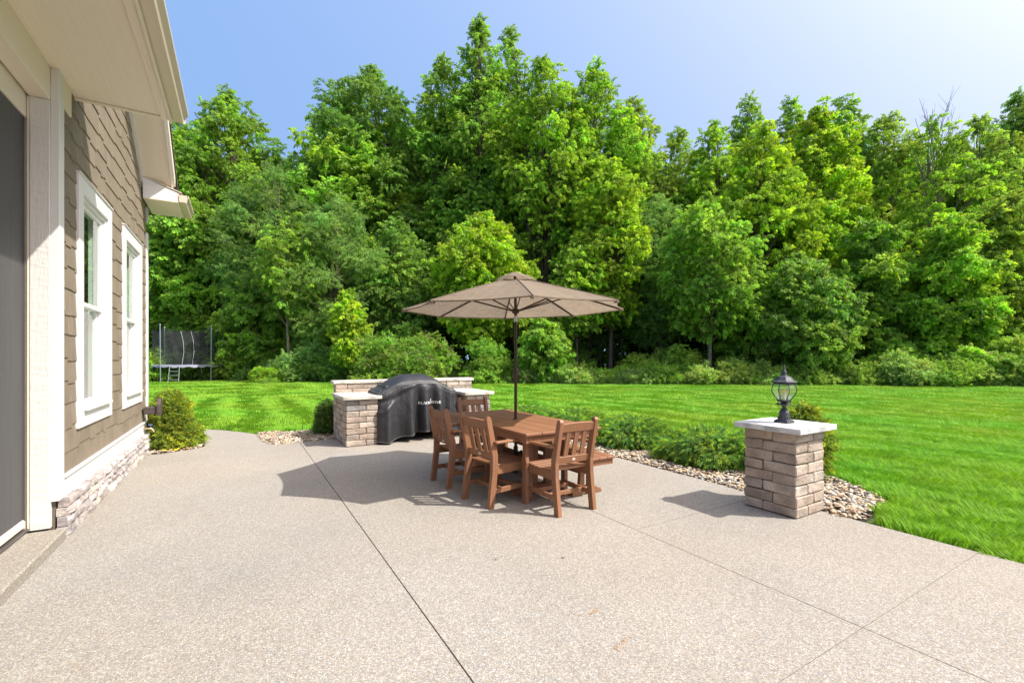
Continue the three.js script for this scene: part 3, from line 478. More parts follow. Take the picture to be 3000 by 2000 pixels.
// ---------------------------------------------------------------- dining set
function makeChair(name, label, x, z, turn) { // faces its own -Z... the seat front is at +Z of the chair
  const c = thing(name, label, 'chair', [x, 0, z], turn, 'slatted chairs round the table');
  const L = M.lumber, px = 0.215;
  for (const s of [-1, 1]) {
    // rear post: one bent board, splayed at the foot and leaning at the top
    const prof = new THREE.Shape([[-0.075, 0], [-0.015, 0], [0.03, 0.36], [0.032, 0.52], [-0.055, 0.885], [-0.07, 0.905], [-0.092, 0.905], [-0.105, 0.885], [-0.028, 0.50], [-0.03, 0.36]].map(([a, b]) => new THREE.Vector2(a, b)));
    part('leg', metreUV(new THREE.ExtrudeGeometry(prof, { depth: 0.036, bevelSize: 0.004, bevelThickness: 0.004, bevelSegments: 2 }).rotateY(-PI / 2).translate(s * px + 0.018, 0, 0)), L, c);
    const fp = new THREE.Shape([[0.0, 0], [0.06, 0], [0.058, 0.34], [0.075, 0.42], [0.05, 0.50], [0.052, 0.625], [0.005, 0.625], [0.004, 0.48], [-0.012, 0.42], [0.0, 0.34]].map(([a, b]) => new THREE.Vector2(a, b)));
    part('leg', metreUV(new THREE.ExtrudeGeometry(fp, { depth: 0.036, bevelSize: 0.004, bevelThickness: 0.004, bevelSegments: 2 }).rotateY(-PI / 2).translate(s * 0.252 + 0.018, 0, 0.42)), L, c);
    part('arm', metreUV(cbox(0.058, 0.026, 0.52, 0.007).applyMatrix4(new THREE.Matrix4().makeRotationX(0.03)).translate(s * 0.256, 0.644, 0.235)), L, c);
    part('seat_rail', box(s * 0.216 - 0.016, s * 0.216 + 0.016, 0.325, 0.402, 0.034, 0.44), L, c);
    part('stretcher', box(s * 0.216 - 0.012, s * 0.216 + 0.012, 0.135, 0.185, -0.012, 0.43), L, c);
  }
  part('seat_rail', box(-0.232, 0.232, 0.325, 0.398, 0.441, 0.463), L, c);
  part('stretcher', box(-0.203, 0.203, 0.14, 0.18, 0.10, 0.126), L, c); part('stretcher', box(-0.203, 0.203, 0.14, 0.18, 0.31, 0.336), L, c);
  for (let k = 0; k < 8; k++) { const t = k / 7, dip = -0.014 * Math.sin(t * PI); part('seat_slat', cbox(0.462, 0.019, 0.051, 0.004, 0, k + 1).applyMatrix4(new THREE.Matrix4().makeRotationX(-(t - 0.5) * 0.15)).translate(0, 0.414 + dip + (k === 7 ? -0.004 : 0), 0.06 + k * 0.0565), L, c); }
  const lean = (y) => y < 0.51 ? 0.0 : -(y - 0.51) * 0.235, back = (g, y, n) => part(n, g.applyMatrix4(new THREE.Matrix4().makeRotationX(-0.231)).translate(0, y, lean(y) + 0.002), L, c);
  { const s = new THREE.Shape(); s.moveTo(-0.195, -0.04); s.lineTo(0.195, -0.04); s.lineTo(0.195, 0.034); s.quadraticCurveTo(0, 0.05, -0.195, 0.034); s.closePath(); back(metreUV(new THREE.ExtrudeGeometry(s, { depth: 0.022, bevelSize: 0.003, bevelThickness: 0.003, bevelSegments: 1 }).translate(0, 0, -0.011)), 0.832, 'top_rail'); }
  back(cbox(0.392, 0.072, 0.026, 0.004), 0.512, 'back_rail');
  for (const x2 of [-0.10, 0, 0.10]) back(cbox(0.056, 0.262, 0.016, 0.003, 0, 3).translate(x2, 0, 0), 0.671, 'back_slat');
  const pl = new THREE.CylinderGeometry(0.021, 0.021, 0.004, 20).scale(1, 1, 0.62).rotateX(PI / 2).translate(0, 0, -0.0155); back(pl, 0.512, 'maker_plate').material = M.plate;
  return c;
}
makeChair('garden_chair', 'brown slatted chair at the near table end, turned away from the camera', 2.78, -3.505, PI + 0.02);
makeChair('garden_chair', 'brown slatted chair on the left of the table, nearest the camera', 2.135, -4.205, PI / 2 + 0.19);
makeChair('garden_chair', 'brown slatted chair on the left of the table beside the covered griddle', 2.085, -5.06, PI / 2 + 0.05);
makeChair('garden_chair', 'dark shaded slatted chair at the far table end facing the camera', 2.98, -6.06, 0.03);
function trestleEnd(parent, z, half, h, w, foot) { // one end: foot, shaped upright, head
  const L = M.lumber, f = new THREE.Shape([[-foot, 0], [-foot + 0.13, 0], [-foot + 0.16, 0.014], [foot - 0.16, 0.014], [foot - 0.13, 0], [foot, 0], [foot, 0.03], [foot - 0.10, 0.075], [-foot + 0.10, 0.075], [-foot, 0.03]].map(([a, b]) => new THREE.Vector2(a, b)));
  part('foot', metreUV(new THREE.ExtrudeGeometry(f, { depth: 0.07, bevelSize: 0.004, bevelThickness: 0.004, bevelSegments: 1 }).translate(0, 0.004, z - 0.035)), L, parent);
  for (const s of [-1, 1]) { const u = new THREE.Shape(); u.moveTo(s * w * 0.30, 0.08); u.lineTo(s * w, 0.08); u.quadraticCurveTo(s * w * 0.72, h * 0.5, s * w * 0.9, h - 0.07); u.lineTo(s * w * 0.28, h - 0.07); u.closePath(); part('leg', metreUV(new THREE.ExtrudeGeometry(u, { depth: 0.04, bevelSize: 0.003, bevelThickness: 0.003, bevelSegments: 1 }).translate(0, 0, z - 0.02)), L, parent); }
  part('head', box(-half, half, h - 0.069, h - 0.001, z - 0.03, z + 0.03, 0.006), L, parent);
}
{
  const t = thing('garden_table', 'long brown plank table under the parasol', 'table', [2.915, 0, -4.815]);
  const L = M.lumber, hw = 0.49, hl = 1.02, T = 0.735;
  for (let k = 0; k < 5; k++) { const a = -hw + k * 0.196; if (k === 2) { part('tabletop_plank', [box(a + 0.002, a + 0.194, T - 0.027, T, 0.032, hl, 0.004, 5), box(a + 0.002, a + 0.194, T - 0.027, T, -hl, -0.032, 0.004, 6)], L, t); part('parasol_grommet', lathe([[0.024, -0.005], [0.04, -0.005], [0.04, 0.004], [0.024, 0.004]], 24).translate(0, T, 0), M.bronze, t); part('tabletop_plank', [box(a + 0.002, -0.026, T - 0.027, T, -0.0315, 0.0315, 0.002, 5), box(0.026, a + 0.194, T - 0.027, T, -0.0315, 0.0315, 0.002, 5)], L, t); } else part('tabletop_plank', box(a + 0.002, a + 0.194, T - 0.027, T, -hl, hl, 0.004, k + 1), L, t); }
  for (const s of [-1, 1]) { part('apron', box(s * (hw - 0.035) - 0.014, s * (hw - 0.035) + 0.014, T - 0.105, T - 0.029, -hl + 0.03, hl - 0.03), L, t); part('apron', box(-hw + 0.05, hw - 0.05, T - 0.105, T - 0.029, s * (hl - 0.045) - 0.014, s * (hl - 0.045) + 0.014), L, t); }
  trestleEnd(t, 0.56, 0.40, T - 0.029, 0.17, 0.36); trestleEnd(t, -0.56, 0.40, T - 0.029, 0.17, 0.36);
  for (const s of [-1, 1]) part('stretcher', box(s * 0.085 - 0.02, s * 0.085 + 0.02, 0.24, 0.32, -0.538, 0.538), L, t);
}
{
  const b = thing('garden_bench', 'brown backless bench pushed under the right side of the table', 'bench', [3.265, 0, -4.46]);
  const L = M.lumber, T = 0.452, hl = 0.86;
  for (let k = 0; k < 3; k++) part('seat_plank', box(-0.165 + k * 0.11 + 0.0015, -0.165 + (k + 1) * 0.11 - 0.0015, T - 0.024, T, -hl, hl, 0.004, k + 2), L, b);
  for (const s of [-1, 1]) { part('apron', box(s * 0.14 - 0.012, s * 0.14 + 0.012, T - 0.086, T - 0.026, -hl + 0.025, hl - 0.025), L, b); part('apron', box(-0.127, 0.127, T - 0.086, T - 0.026, s * (hl - 0.038) - 0.012, s * (hl - 0.038) + 0.012), L, b); }
  trestleEnd(b, 0.56, 0.125, T - 0.026, 0.10, 0.20); trestleEnd(b, -0.56, 0.125, T - 0.026, 0.10, 0.20);
  part('stretcher', box(-0.02, 0.02, 0.20, 0.27, -0.535, 0.535), L, b);
}
{ // ---------------------------------------------------------------- parasol
  const u = thing('parasol', 'taupe octagonal market parasol with bronze pole through the table', 'parasol', [2.925, 0, -4.81]);
  part('base', lathe([[0.001, 0.004], [0.27, 0.004], [0.275, 0.018], [0.265, 0.045], [0.12, 0.075], [0.05, 0.082], [0.001, 0.082]], 40), M.umbBase, u);
  part('base_tube', lathe([[0.024, 0.08], [0.045, 0.08], [0.045, 0.10], [0.028, 0.108], [0.028, 0.40], [0.022, 0.40]], 24), M.blackMetal, u);
  part('knob', [cyl(0.006, 0.006, 0, 0.05, 0, 0, 10).rotateZ(-PI / 2).translate(0.025, 0.33, 0), new THREE.SphereGeometry(0.017, 12, 8).translate(0.08, 0.33, 0)], M.blackMetal, u);
  part('pole', cyl(0.019, 0.019, 0.12, 1.93, 0, 0, 20), M.bronze, u);
  const head = new THREE.Group(); head.name = 'canopy_frame'; head.position.y = 1.93; head.rotation.set(0.004, -0.035, 0.02); u.add(head);
  part('tilt_joint', lathe([[0.019, 0], [0.025, 0.005], [0.025, 0.075], [0.019, 0.08]], 20), M.steel, head);
  part('upper_pole', cyl(0.019, 0.017, 0.07, 0.60, 0, 0, 20), M.bronze, head);
  part('runner', lathe([[0.02, 0.10], [0.04, 0.105], [0.045, 0.125], [0.045, 0.15], [0.03, 0.165], [0.02, 0.165]], 20), M.bronze, head);
  const ck = part('crank_housing', lathe([[0.019, 1.19], [0.026, 1.20], [0.033, 1.27], [0.036, 1.30], [0.036, 1.345], [0.028, 1.36], [0.019, 1.375]], 20), M.bronze, u);
  part('crank_handle', [limb([V(0.03, 1.315, 0.01), V(0.065, 1.312, 0.018), V(0.085, 1.255, 0.022), V(0.105, 1.235, 0.026)], [0.007, 0.007, 0.006, 0.006], 8), cyl(0.010, 0.010, 0, 0.045, 0, 0, 10).rotateZ(-PI / 2).translate(0.10, 1.235, 0.027)], M.bronze, u);
  const R = 1.375, yR = 0.155, yT = 0.60, N = 14, K = 10, ang = (k) => PI / 8 + k * PI / 4;
  const surf = (k, s, t, r0 = 0.14, lift = 0) => { // s across the panel 0..1, t from crown to rim
    const a = ang(k), b = ang(k + 1), rr = mix(r0, R, t), ax = Math.cos(a) * rr, az = Math.sin(a) * rr, bx2 = Math.cos(b) * rr, bz = Math.sin(b) * rr;
    const q = rr / R, yy = mix(yT - 0.055, yR, Math.pow(q, 1.06)) + lift - 0.03 * Math.sin(PI * s) * q * (1 - 0.75 * q) - 0.008 * Math.sin(PI * s) * Math.sin(PI * q);
    const pull = 1 - 0.035 * Math.sin(PI * s) * smooth(0.6, 1, t);
    return V(mix(ax, bx2, s) * pull, yy, mix(az, bz, s) * pull);
  };
  for (let k = 0; k < 8; k++) {
    const pos = [], uv = [], idx = [];
    for (let i = 0; i <= N; i++) for (let j = 0; j <= K; j++) { const p = surf(k, j / K, i / N); pos.push(p.x, p.y, p.z); uv.push((j / K - 0.5) * (i / N) * 1.05 + k * 0.31, i / N * 1.3); }
    for (let i = 0; i < N; i++) for (let j = 0; j < K; j++) { const a = i * (K + 1) + j, b = a + K + 1; idx.push(a, a + 1, b, a + 1, b + 1, b); }
    const g = new THREE.BufferGeometry(); g.setAttribute('position', new THREE.Float32BufferAttribute(pos, 3)); g.setAttribute('uv', new THREE.Float32BufferAttribute(uv, 2)); g.setIndex(idx); g.computeVertexNormals(); part('canopy_panel', g, M.fabric, head);
    // hem turned under at the rim and seam tape over the rib
    const hp = [], hi = [], hu = []; for (let j = 0; j <= K; j++) { const p = surf(k, j / K, 1); hp.push(p.x, p.y, p.z, p.x * 0.998, p.y - 0.014, p.z * 0.998); hu.push(j / K, 0, j / K, 0.03); if (j < K) { const a = j * 2; hi.push(a, a + 1, a + 2, a + 1, a + 3, a + 2); } }
    const hg = new THREE.BufferGeometry(); hg.setAttribute('position', new THREE.Float32BufferAttribute(hp, 3)); hg.setAttribute('uv', new THREE.Float32BufferAttribute(hu, 2)); hg.setIndex(hi); hg.computeVertexNormals(); part('hem', hg, M.fabric, head);
    const tp = []; for (let i = 0; i <= 8; i++) tp.push(surf(k, 0, 0.03 + i / 8 * 0.97).add(V(0, 0.004, 0))); part('seam', limb(tp, tp.map(() => 0.004), 6), M.fabricBand, head);
    const rp = []; for (let i = 0; i <= 6; i++) rp.push(surf(k, 0, i / 6 * 0.985).add(V(0, -0.018, 0))); part('rib', merge(rp.slice(1).map((p, i) => bar(rp[i], p, 0.014, 0.02, 0.002))), M.bronze, head);
    const sp = surf(k, 0, 0.47).add(V(0, -0.03, 0)), a0 = ang(k); part('strut', bar(V(Math.cos(a0) * 0.04, 0.135, Math.sin(a0) * 0.04), sp, 0.011, 0.016, 0.002), M.bronze, head);
    part('rib_pocket', cbox(0.035, 0.028, 0.05, 0.004).applyMatrix4(new THREE.Matrix4().makeRotationY(-a0 + PI / 2)).translate(Math.cos(a0) * (R - 0.03), yR - 0.014, Math.sin(a0) * (R - 0.03)), M.fabricBand, head);
    // wind vent flap over the crown
    const vp = [], vu = [], vi = []; for (let i = 0; i <= 5; i++) for (let j = 0; j <= 6; j++) { const a = ang(k) + j / 6 * PI / 4, rr = 0.012 + 0.235 * i / 5 * (Math.cos(PI / 8) / Math.cos((j / 6 - 0.5) * PI / 4)), e = i / 5, billow = 0.026 * Math.sin(PI * j / 6) * e * e + 0.008 * Math.sin(a * 3 + 1) * e; vp.push(Math.cos(a) * rr, yT + 0.012 - 0.105 * Math.pow(e, 1.35) + billow, Math.sin(a) * rr); vu.push(j / 6 * 0.3 * e + k * 0.4, e * 0.3); }
    for (let i = 0; i < 5; i++) for (let j = 0; j < 6; j++) { const a = i * 7 + j, b = a + 7; vi.push(a, a + 1, b, a + 1, b + 1, b); }
    const vg = new THREE.BufferGeometry(); vg.setAttribute('position', new THREE.Float32BufferAttribute(vp, 3)); vg.setAttribute('uv', new THREE.Float32BufferAttribute(vu, 2)); vg.setIndex(vi); vg.computeVertexNormals(); part('vent_flap', vg, M.fabric, head);
  }
}
// ---------------------------------------------------------------- griddle under its cover
const font = await new FontLoader().loadAsync('fonts/droid/droid_sans_bold.typeface.json');
{
  const g = thing('covered_griddle', 'griddle under a charcoal fabric cover between the block piers', 'griddle', [2.80, 0, -8.36]);
  const HX = 0.735, HZ = 0.40, n = 320, T1 = 26, T2 = 44;
  const outline = (s) => { // rounded rectangle, s 0..1 starting at the middle of the near side and going to +X
    const r = 0.07, a = HX - r, b = HZ - r, q = PI * r / 2, P = 4 * a + 4 * b + 4 * q; let d = ((s % 1) + 1) % 1 * P;
    const run = [[a, 0], [q, 1], [2 * b, 2], [q, 3], [2 * a, 4], [q, 5], [2 * b, 6], [q, 7], [a, 8]];
    for (const [len, k] of run) { if (d <= len || k === 8) { const t = d, f = d / len * PI / 2; switch (k) { case 0: return [t, HZ, 0, 1]; case 1: return [a + r * Math.sin(f), b + r * Math.cos(f), Math.sin(f), Math.cos(f)]; case 2: return [HX, b - t, 1, 0]; case 3: return [a + r * Math.cos(f), -b - r * Math.sin(f), Math.cos(f), -Math.sin(f)]; case 4: return [a - t, -HZ, 0, -1]; case 5: return [-a - r * Math.sin(f), -b - r * Math.cos(f), -Math.sin(f), -Math.cos(f)]; case 6: return [-HX, -b + t, -1, 0]; case 7: return [-a - r * Math.cos(f), b + r * Math.sin(f), -Math.cos(f), Math.sin(f)]; default: return [-a + t, HZ, 0, 1]; } } d -= len; }
  };
  const S = (x) => smooth(0.73, 0.28, Math.abs(x + 0.02)), edge = (x) => 0.90 + 0.15 * S(x), crest = (x) => 0.925 + 0.265 * smooth(0.74, 0.16, Math.abs(x));
  const topY = (x, z) => { const f = clamp(Math.abs(z) / HZ); return edge(x) + (crest(x) - edge(x)) * (1 - f * f * f) + 0.012 * (vnoise(x * 7 + 5, z * 7 + 3) - 0.5); };
  const G = (x, m, w) => Math.exp(-((x - m) ** 2) / (2 * w * w));
  const fold = (s, d) => { // drape: outward push of the skirt, d from shoulder 0 to hem 1
    const [x, z, nx, nz] = outline(s); let f = 0.03 * d;
    if (nz > 0.7) f += Math.pow(d, 0.8) * (-0.16 * G(x, -0.03, 0.05) - 0.15 * G(x, 0.255, 0.042) + 0.09 * G(x, 0.10, 0.055) + 0.10 * G(x, -0.17, 0.06) + 0.10 * G(x, 0.38, 0.05) - 0.09 * G(x, 0.50, 0.035) + 0.13 * G(x, -0.60, 0.07) - 0.06 * G(x, -0.42, 0.08)) + 0.045 * Math.sin(PI * d) * G(x, -0.5, 0.14) - 0.05 * G(d, 0.2, 0.05) * G(x, -0.60, 0.10) + 0.05 * G(d + x * 0.7, -0.12, 0.05) - 0.04 * G(d + x * 0.5, -0.02, 0.04) * smooth(0, 0.2, d) * smooth(-0.1, -0.4, x);
    else f += d * 0.03 * Math.sin(s * 90) + 0.015 * Math.sin(d * 9 + s * 40) * Math.sin(PI * d);
    return f + 0.010 * (vnoise(s * 70, d * 9) - 0.5) * smooth(0, 0.15, d) + 0.006 * (vnoise(s * 160, d * 22) - 0.5);
  };
  const hem = (s) => { const [x, z, nx, nz] = outline(s); return nz > 0.5 ? 0.03 + 0.115 * smooth(-0.6, 0.05, x) + 0.012 * Math.sin(x * 14) : 0.07 + 0.02 * Math.sin(s * 60); };
  const cloth = (s, t) => { // t 0 crown .. 1 shoulder .. 2 hem
    const [x, z, nx, nz] = outline(s);
    if (t <= 1) { const q = Math.sin(t * PI / 2), X = x * q, Z = z * q; return V(X, topY(X, Z) - 0.03 * smooth(0.94, 1, q), Z); }
    const d = t - 1, yS = topY(x, z) - 0.03, f = fold(s, d) + 0.012 * smooth(0, 0.08, d); return V(x + nx * f, mix(yS, hem(s), d), z + nz * f);
  };
  const rows = T1 + T2, pos = [], uv = [], idx = [];
  for (let j = 0; j <= rows; j++) for (let i = 0; i <= n; i++) { const p = cloth(i / n, j <= T1 ? j / T1 : 1 + (j - T1) / T2); pos.push(p.x, p.y, p.z); uv.push(i / n * 90, j / rows * 36); }
  for (let j = 0; j < rows; j++) for (let i = 0; i < n; i++) { const a = j * (n + 1) + i, b = a + n + 1; idx.push(a, b, a + 1, a + 1, b, b + 1); }
  const cg = new THREE.BufferGeometry(); cg.setAttribute('position', new THREE.Float32BufferAttribute(pos, 3)); cg.setAttribute('uv', new THREE.Float32BufferAttribute(uv, 2)); cg.setIndex(idx); cg.computeVertexNormals();
  part('cover', cg, M.cover, g);
  const ring = (t, r, mat, nm, s0 = 0, s1 = 1) => { const p = []; for (let i = 0; i <= 160; i++) p.push(cloth(mix(s0, s1, i / 160), t).add(V(0, 0.002, 0.002))); part(nm, limb(p, p.map(() => r), 5), mat, g); };
  ring(1.0, 0.0022, M.seam, 'seam'); ring(1.985, 0.0025, M.seam, 'hem_stitch');
  for (const s of [0.135, -0.165]) { const p = []; for (let i = 0; i <= 30; i++) p.push(cloth(s, 0.75 + i / 30 * 1.2).add(V(0, 0.001, 0.003))); part('seam', limb(p, p.map(() => 0.002), 5), M.seam, g); }
  // printed name and flame, laid on the cloth
  const P4 = 4 * (HX - 0.07) + 4 * (HZ - 0.07) + 4 * PI * 0.035, onCloth = (x, y) => { const s = x / P4, yS = topY(x, HZ) - 0.03, d = clamp((yS - y) / (yS - hem(s)), 0.01, 0.99), p = cloth(s, 1 + d); const e = cloth(s + 0.002, 1 + d).sub(p), f = cloth(s, 1 + d - 0.01).sub(p); return p.addScaledVector(e.cross(f).normalize(), 0.004); };
  const lay = (shapes, sc, ox, oy) => { const gm = new THREE.ShapeGeometry(shapes, 6), p = gm.attributes.position; let q = gm.index ? gm.toNonIndexed() : gm; q = q.clone(); const pp = q.attributes.position; for (let i = 0; i < pp.count; i++) { const w = onCloth(ox + pp.getX(i) * sc, oy + pp.getY(i) * sc); pp.setXYZ(i, w.x, w.y, w.z); } q.computeVertexNormals(); return q; };
  const word = font.generateShapes('BLACKSTONE', 0.046);
  // split the long strokes so that the print follows the folds
  part('lettering', lay(word, 1, -0.015, 0.655), M.print, g);
  const fl = new THREE.Shape(); fl.moveTo(0, 0); fl.quadraticCurveTo(-0.022, 0.02, -0.004, 0.045); fl.quadraticCurveTo(0, 0.03, 0.008, 0.05); fl.quadraticCurveTo(0.02, 0.028, 0.012, 0.012); fl.quadraticCurveTo(0.012, 0, 0, 0);
  part('flame_mark', lay([fl], 0.75, 0.215, 0.71), M.print, g);
  part('body', [box(-0.68, 0.68, 0.13, 0.86, -0.34, 0.33, 0.02), box(-0.60, 0.60, 0.86, 1.00, -0.30, 0.30, 0.03)], M.griddle, g);
  for (const [x, z] of [[-0.55, 0.30], [0.55, 0.30], [-0.55, -0.30], [0.55, -0.30]]) { const c = part('caster', [cyl(0.037, 0.037, -0.013, 0.013, 0, 0, 20).rotateZ(PI / 2).translate(x, 0.037, z)], M.blackMetal, g); part('fork', [box(x - 0.022, x - 0.017, 0.03, 0.10, z - 0.02, z + 0.02, 0.001), box(x + 0.017, x + 0.022, 0.03, 0.10, z - 0.02, z + 0.02, 0.001), box(x - 0.025, x + 0.025, 0.10, 0.128, z - 0.025, z + 0.025, 0.002)], M.steel, c); }
}
{ // ---------------------------------------------------------------- lantern on the pier
  const l = thing('lantern', 'black post lantern with glass panes on the pier cap', 'lantern', [4.672, 8 * CH + 0.0535, -2.525]);
  part('base_plate', [cbox(0.135, 0.022, 0.135, 0.004).translate(0, 0.0115, 0), cbox(0.118, 0.008, 0.118, 0.003).translate(0, 0.027, 0)], M.iron, l);
  part('bell', lathe([[0.058, 0.03], [0.056, 0.04], [0.046, 0.05], [0.045, 0.095], [0.046, 0.10], [0.044, 0.104], [0.036, 0.118], [0.028, 0.132], [0.024, 0.136], [0.017, 0.14], [0.017, 0.165], [0.02, 0.17], [0.02, 0.178]], 32), M.iron, l);
  { const fl = []; for (let k = 0; k < 16; k++) { const a = k / 16 * 2 * PI; fl.push(new THREE.SphereGeometry(0.007, 8, 6).scale(1, 2.2, 1).translate(Math.cos(a) * 0.052, 0.045, Math.sin(a) * 0.052)); } part('fluting', fl, M.iron, l); }
  part('gallery', lathe([[0.02, 0.176], [0.074, 0.180], [0.076, 0.184], [0.072, 0.188], [0.03, 0.19], [0.03, 0.20], [0.052, 0.212], [0.057, 0.222], [0.05, 0.222], [0.03, 0.206]], 32), M.iron, l);
  for (let k = 0; k < 4; k++) { const a = k * PI / 2 + 0.6, q = (r, y) => V(Math.cos(a) * r, y, Math.sin(a) * r); part('scroll', limb([q(0.024, 0.140), q(0.04, 0.143), q(0.055, 0.16), q(0.066, 0.181)], [0.003, 0.003, 0.003, 0.003], 6), M.iron, l); }
  const cage = (t) => [mix(0.058, 0.090, t) + 0.040 * Math.sin(PI * Math.pow(t, 1.15)), mix(0.222, 0.392, t)];
  for (let k = 0; k < 8; k++) {
    const a = k * PI / 4 + PI / 8 + 0.3, p = []; for (let i = 0; i <= 10; i++) { const [r, y] = cage(i / 10); p.push(V(Math.cos(a) * r, y, Math.sin(a) * r)); } p.unshift(V(Math.cos(a) * 0.055, 0.186, Math.sin(a) * 0.055)); part('cage_bar', limb(p, p.map(() => 0.0038), 6), M.iron, l);
    const vp = [], vi = []; for (let i = 0; i <= 10; i++) { const [r, y] = cage(i / 10), rr = (r - 0.005); for (const j of [0, 1]) vp.push(Math.cos(a + j * PI / 4) * rr, y, Math.sin(a + j * PI / 4) * rr); if (i < 10) { const b = i * 2; vi.push(b, b + 1, b + 2, b + 1, b + 3, b + 2); } }
    const g = new THREE.BufferGeometry(); g.setAttribute('position', new THREE.Float32BufferAttribute(vp, 3)); g.setIndex(vi); g.computeVertexNormals(); part('glass_pane', g, M.lampGlass, l);
  }
  part('collar', lathe([[0.058, 0.217], [0.064, 0.217], [0.065, 0.226], [0.058, 0.228]], 32), M.iron, l); part('collar', lathe([[0.078, 0.386], [0.092, 0.388], [0.092, 0.400], [0.078, 0.400]], 32), M.iron, l);
  { const g = new THREE.LatheGeometry([[0.001, 0.404], [0.114, 0.402], [0.119, 0.406], [0.116, 0.411], [0.092, 0.419], [0.082, 0.428], [0.062, 0.456], [0.045, 0.463], [0.03, 0.470], [0.001, 0.472]].map((q) => new THREE.Vector2(...q)), 8).rotateY(0.3 + PI / 8).toNonIndexed(); g.computeVertexNormals(); part('roof', g, M.iron, l); }
  part('finial', lathe([[0.026, 0.469], [0.024, 0.48], [0.02, 0.49], [0.024, 0.497], [0.022, 0.51], [0.015, 0.516], [0.019, 0.521], [0.011, 0.527], [0.009, 0.536], [0.013, 0.541], [0.008, 0.546], [0.012, 0.553], [0.006, 0.559], [0.009, 0.566], [0.001, 0.572]], 20), M.iron, l);
  for (let k = 0; k < 3; k++) { const a = k * 2.1 + 0.5, x = Math.cos(a) * 0.038, z = Math.sin(a) * 0.038; part('candle_sleeve', cyl(0.012, 0.012, 0.225, 0.285, x, z, 14), M.candle, l); part('bulb', lathe([[0.008, 0], [0.013, 0.012], [0.0135, 0.022], [0.009, 0.042], [0.003, 0.058], [0.0005, 0.062]], 14).translate(x, 0.287, z), M.bulb, l); }
}
{ // ---------------------------------------------------------------- trampoline at the edge of the wood
  const t = thing('trampoline', 'round trampoline with black safety net at the edge of the wood', 'trampoline', [-3.05, 0, -37.6], 0.08);
  const R = 1.95, h = 1.05, topH = 3.45, pol = (a, r, y) => V(Math.sin(a) * r, y, Math.cos(a) * r);
  part('mat', lathe([[0.001, h - 0.03], [1.65, h - 0.01], [1.65, h], [0.001, h - 0.02]], 48), M.foam, t);
  { const p = [], g0 = []; for (let i = 0; i <= 48; i++) p.push(pol(i / 48 * 2 * PI, R, h - 0.02)); part('frame_ring', limb(p, p.map(() => 0.03), 8), M.galv, t); }
  { const vp = [], vi = []; for (let i = 0; i <= 96; i++) { const a = i / 96 * 2 * PI, sg = 0.02 * Math.sin(a * 24) + 0.015 * Math.sin(a * 11 + 1); for (const [r, y] of [[1.64, h + 0.015], [R + 0.02, h + 0.035 + sg * 0.3], [R + 0.06, h - 0.13 + sg * 1.5]]) { const q = pol(a, r, y); vp.push(q.x, q.y, q.z); } if (i < 96) for (let j = 0; j < 2; j++) { const b = i * 3 + j; vi.push(b, b + 1, b + 3, b + 1, b + 4, b + 3); } } const g = new THREE.BufferGeometry(); g.setAttribute('position', new THREE.Float32BufferAttribute(vp, 3)); g.setIndex(vi); g.computeVertexNormals(); part('edge_pad', g, M.pad, t); }
  const angs = [-0.72, 0.72, 1.6, 2.5, -2.5, -1.6];
  angs.forEach((a, k) => { const lean = 0.02 + 0.10 * (k === 2 || k === 3 ? 1 : 0); part('pole', limb([pol(a, R + 0.06, 0.0), pol(a, R + 0.07, h), pol(a, R + 0.07 + lean, topH + 0.12)], [0.03, 0.032, 0.032], 8), M.galv, t); part('pole_cap', new THREE.SphereGeometry(0.055, 10, 8).translate(...pol(a, R + 0.07 + lean, topH + 0.15).toArray()), M.galv, t); part('leg', limb([pol(a - 0.33, R, h - 0.04), pol(a - 0.27, R + 0.02, 0.35), pol(a - 0.16, R + 0.03, 0.05), pol(a + 0.1, R + 0.03, 0.03), pol(a + 0.24, R + 0.02, 0.35), pol(a + 0.30, R, h - 0.04)], [0.028, 0.028, 0.028, 0.028, 0.028, 0.028], 7), M.foam, t); });
  { const vp = [], vi = [], n = 72; for (let i = 0; i <= n; i++) { const a = i / n * 2 * PI; let m = 9; for (const q of angs) { let d = Math.abs(((a - q + PI) % (2 * PI) + 2 * PI) % (2 * PI) - PI); m = Math.min(m, d); } const yt = topH - 0.02 - 0.17 * smooth(0, 0.5, m); for (let j = 0; j <= 6; j++) { const q = pol(a, R - 0.16 + 0.03 * Math.sin(a * 19 + j) * (j < 5 ? 1 : 0.3), mix(h + 0.01, yt, j / 6)); vp.push(q.x, q.y, q.z); } if (i < n) for (let j = 0; j < 6; j++) { const b = i * 7 + j; vi.push(b, b + 1, b + 7, b + 1, b + 8, b + 7); } } const g = new THREE.BufferGeometry(); g.setAttribute('position', new THREE.Float32BufferAttribute(vp, 3)); g.setIndex(vi); g.computeVertexNormals(); part('net', g, M.net, t);
    for (const a of [-0.12, 0.17]) part('zip_strap', limb([pol(a - 0.04, R - 0.12, topH - 0.22), pol(a + 0.03, R - 0.10, 2.6), pol(a + 0.05, R - 0.1, 1.9), pol(a, R - 0.1, h + 0.05)], [0.014, 0.014, 0.014, 0.014], 6), M.whiteStrap, t); }
  { const a = -0.30, q = (s, y) => pol(a, R + 0.08, y).add(V(Math.cos(a) * s, 0, -Math.sin(a) * s)).addScaledVector(pol(a, 1, 0), (h - y) * 0.22); const ld = new THREE.Group(); part('ladder', [limb([q(-0.28, 0.0), q(-0.26, h)], [0.022, 0.022], 6), limb([q(0.28, 0.0), q(0.26, h)], [0.022, 0.022], 6), ...[0.16, 0.42, 0.68].map((y) => bar(q(-0.28, y), q(0.28, y), 0.08, 0.03, 0.004))], M.galv, t); }
}
console.log('objects');
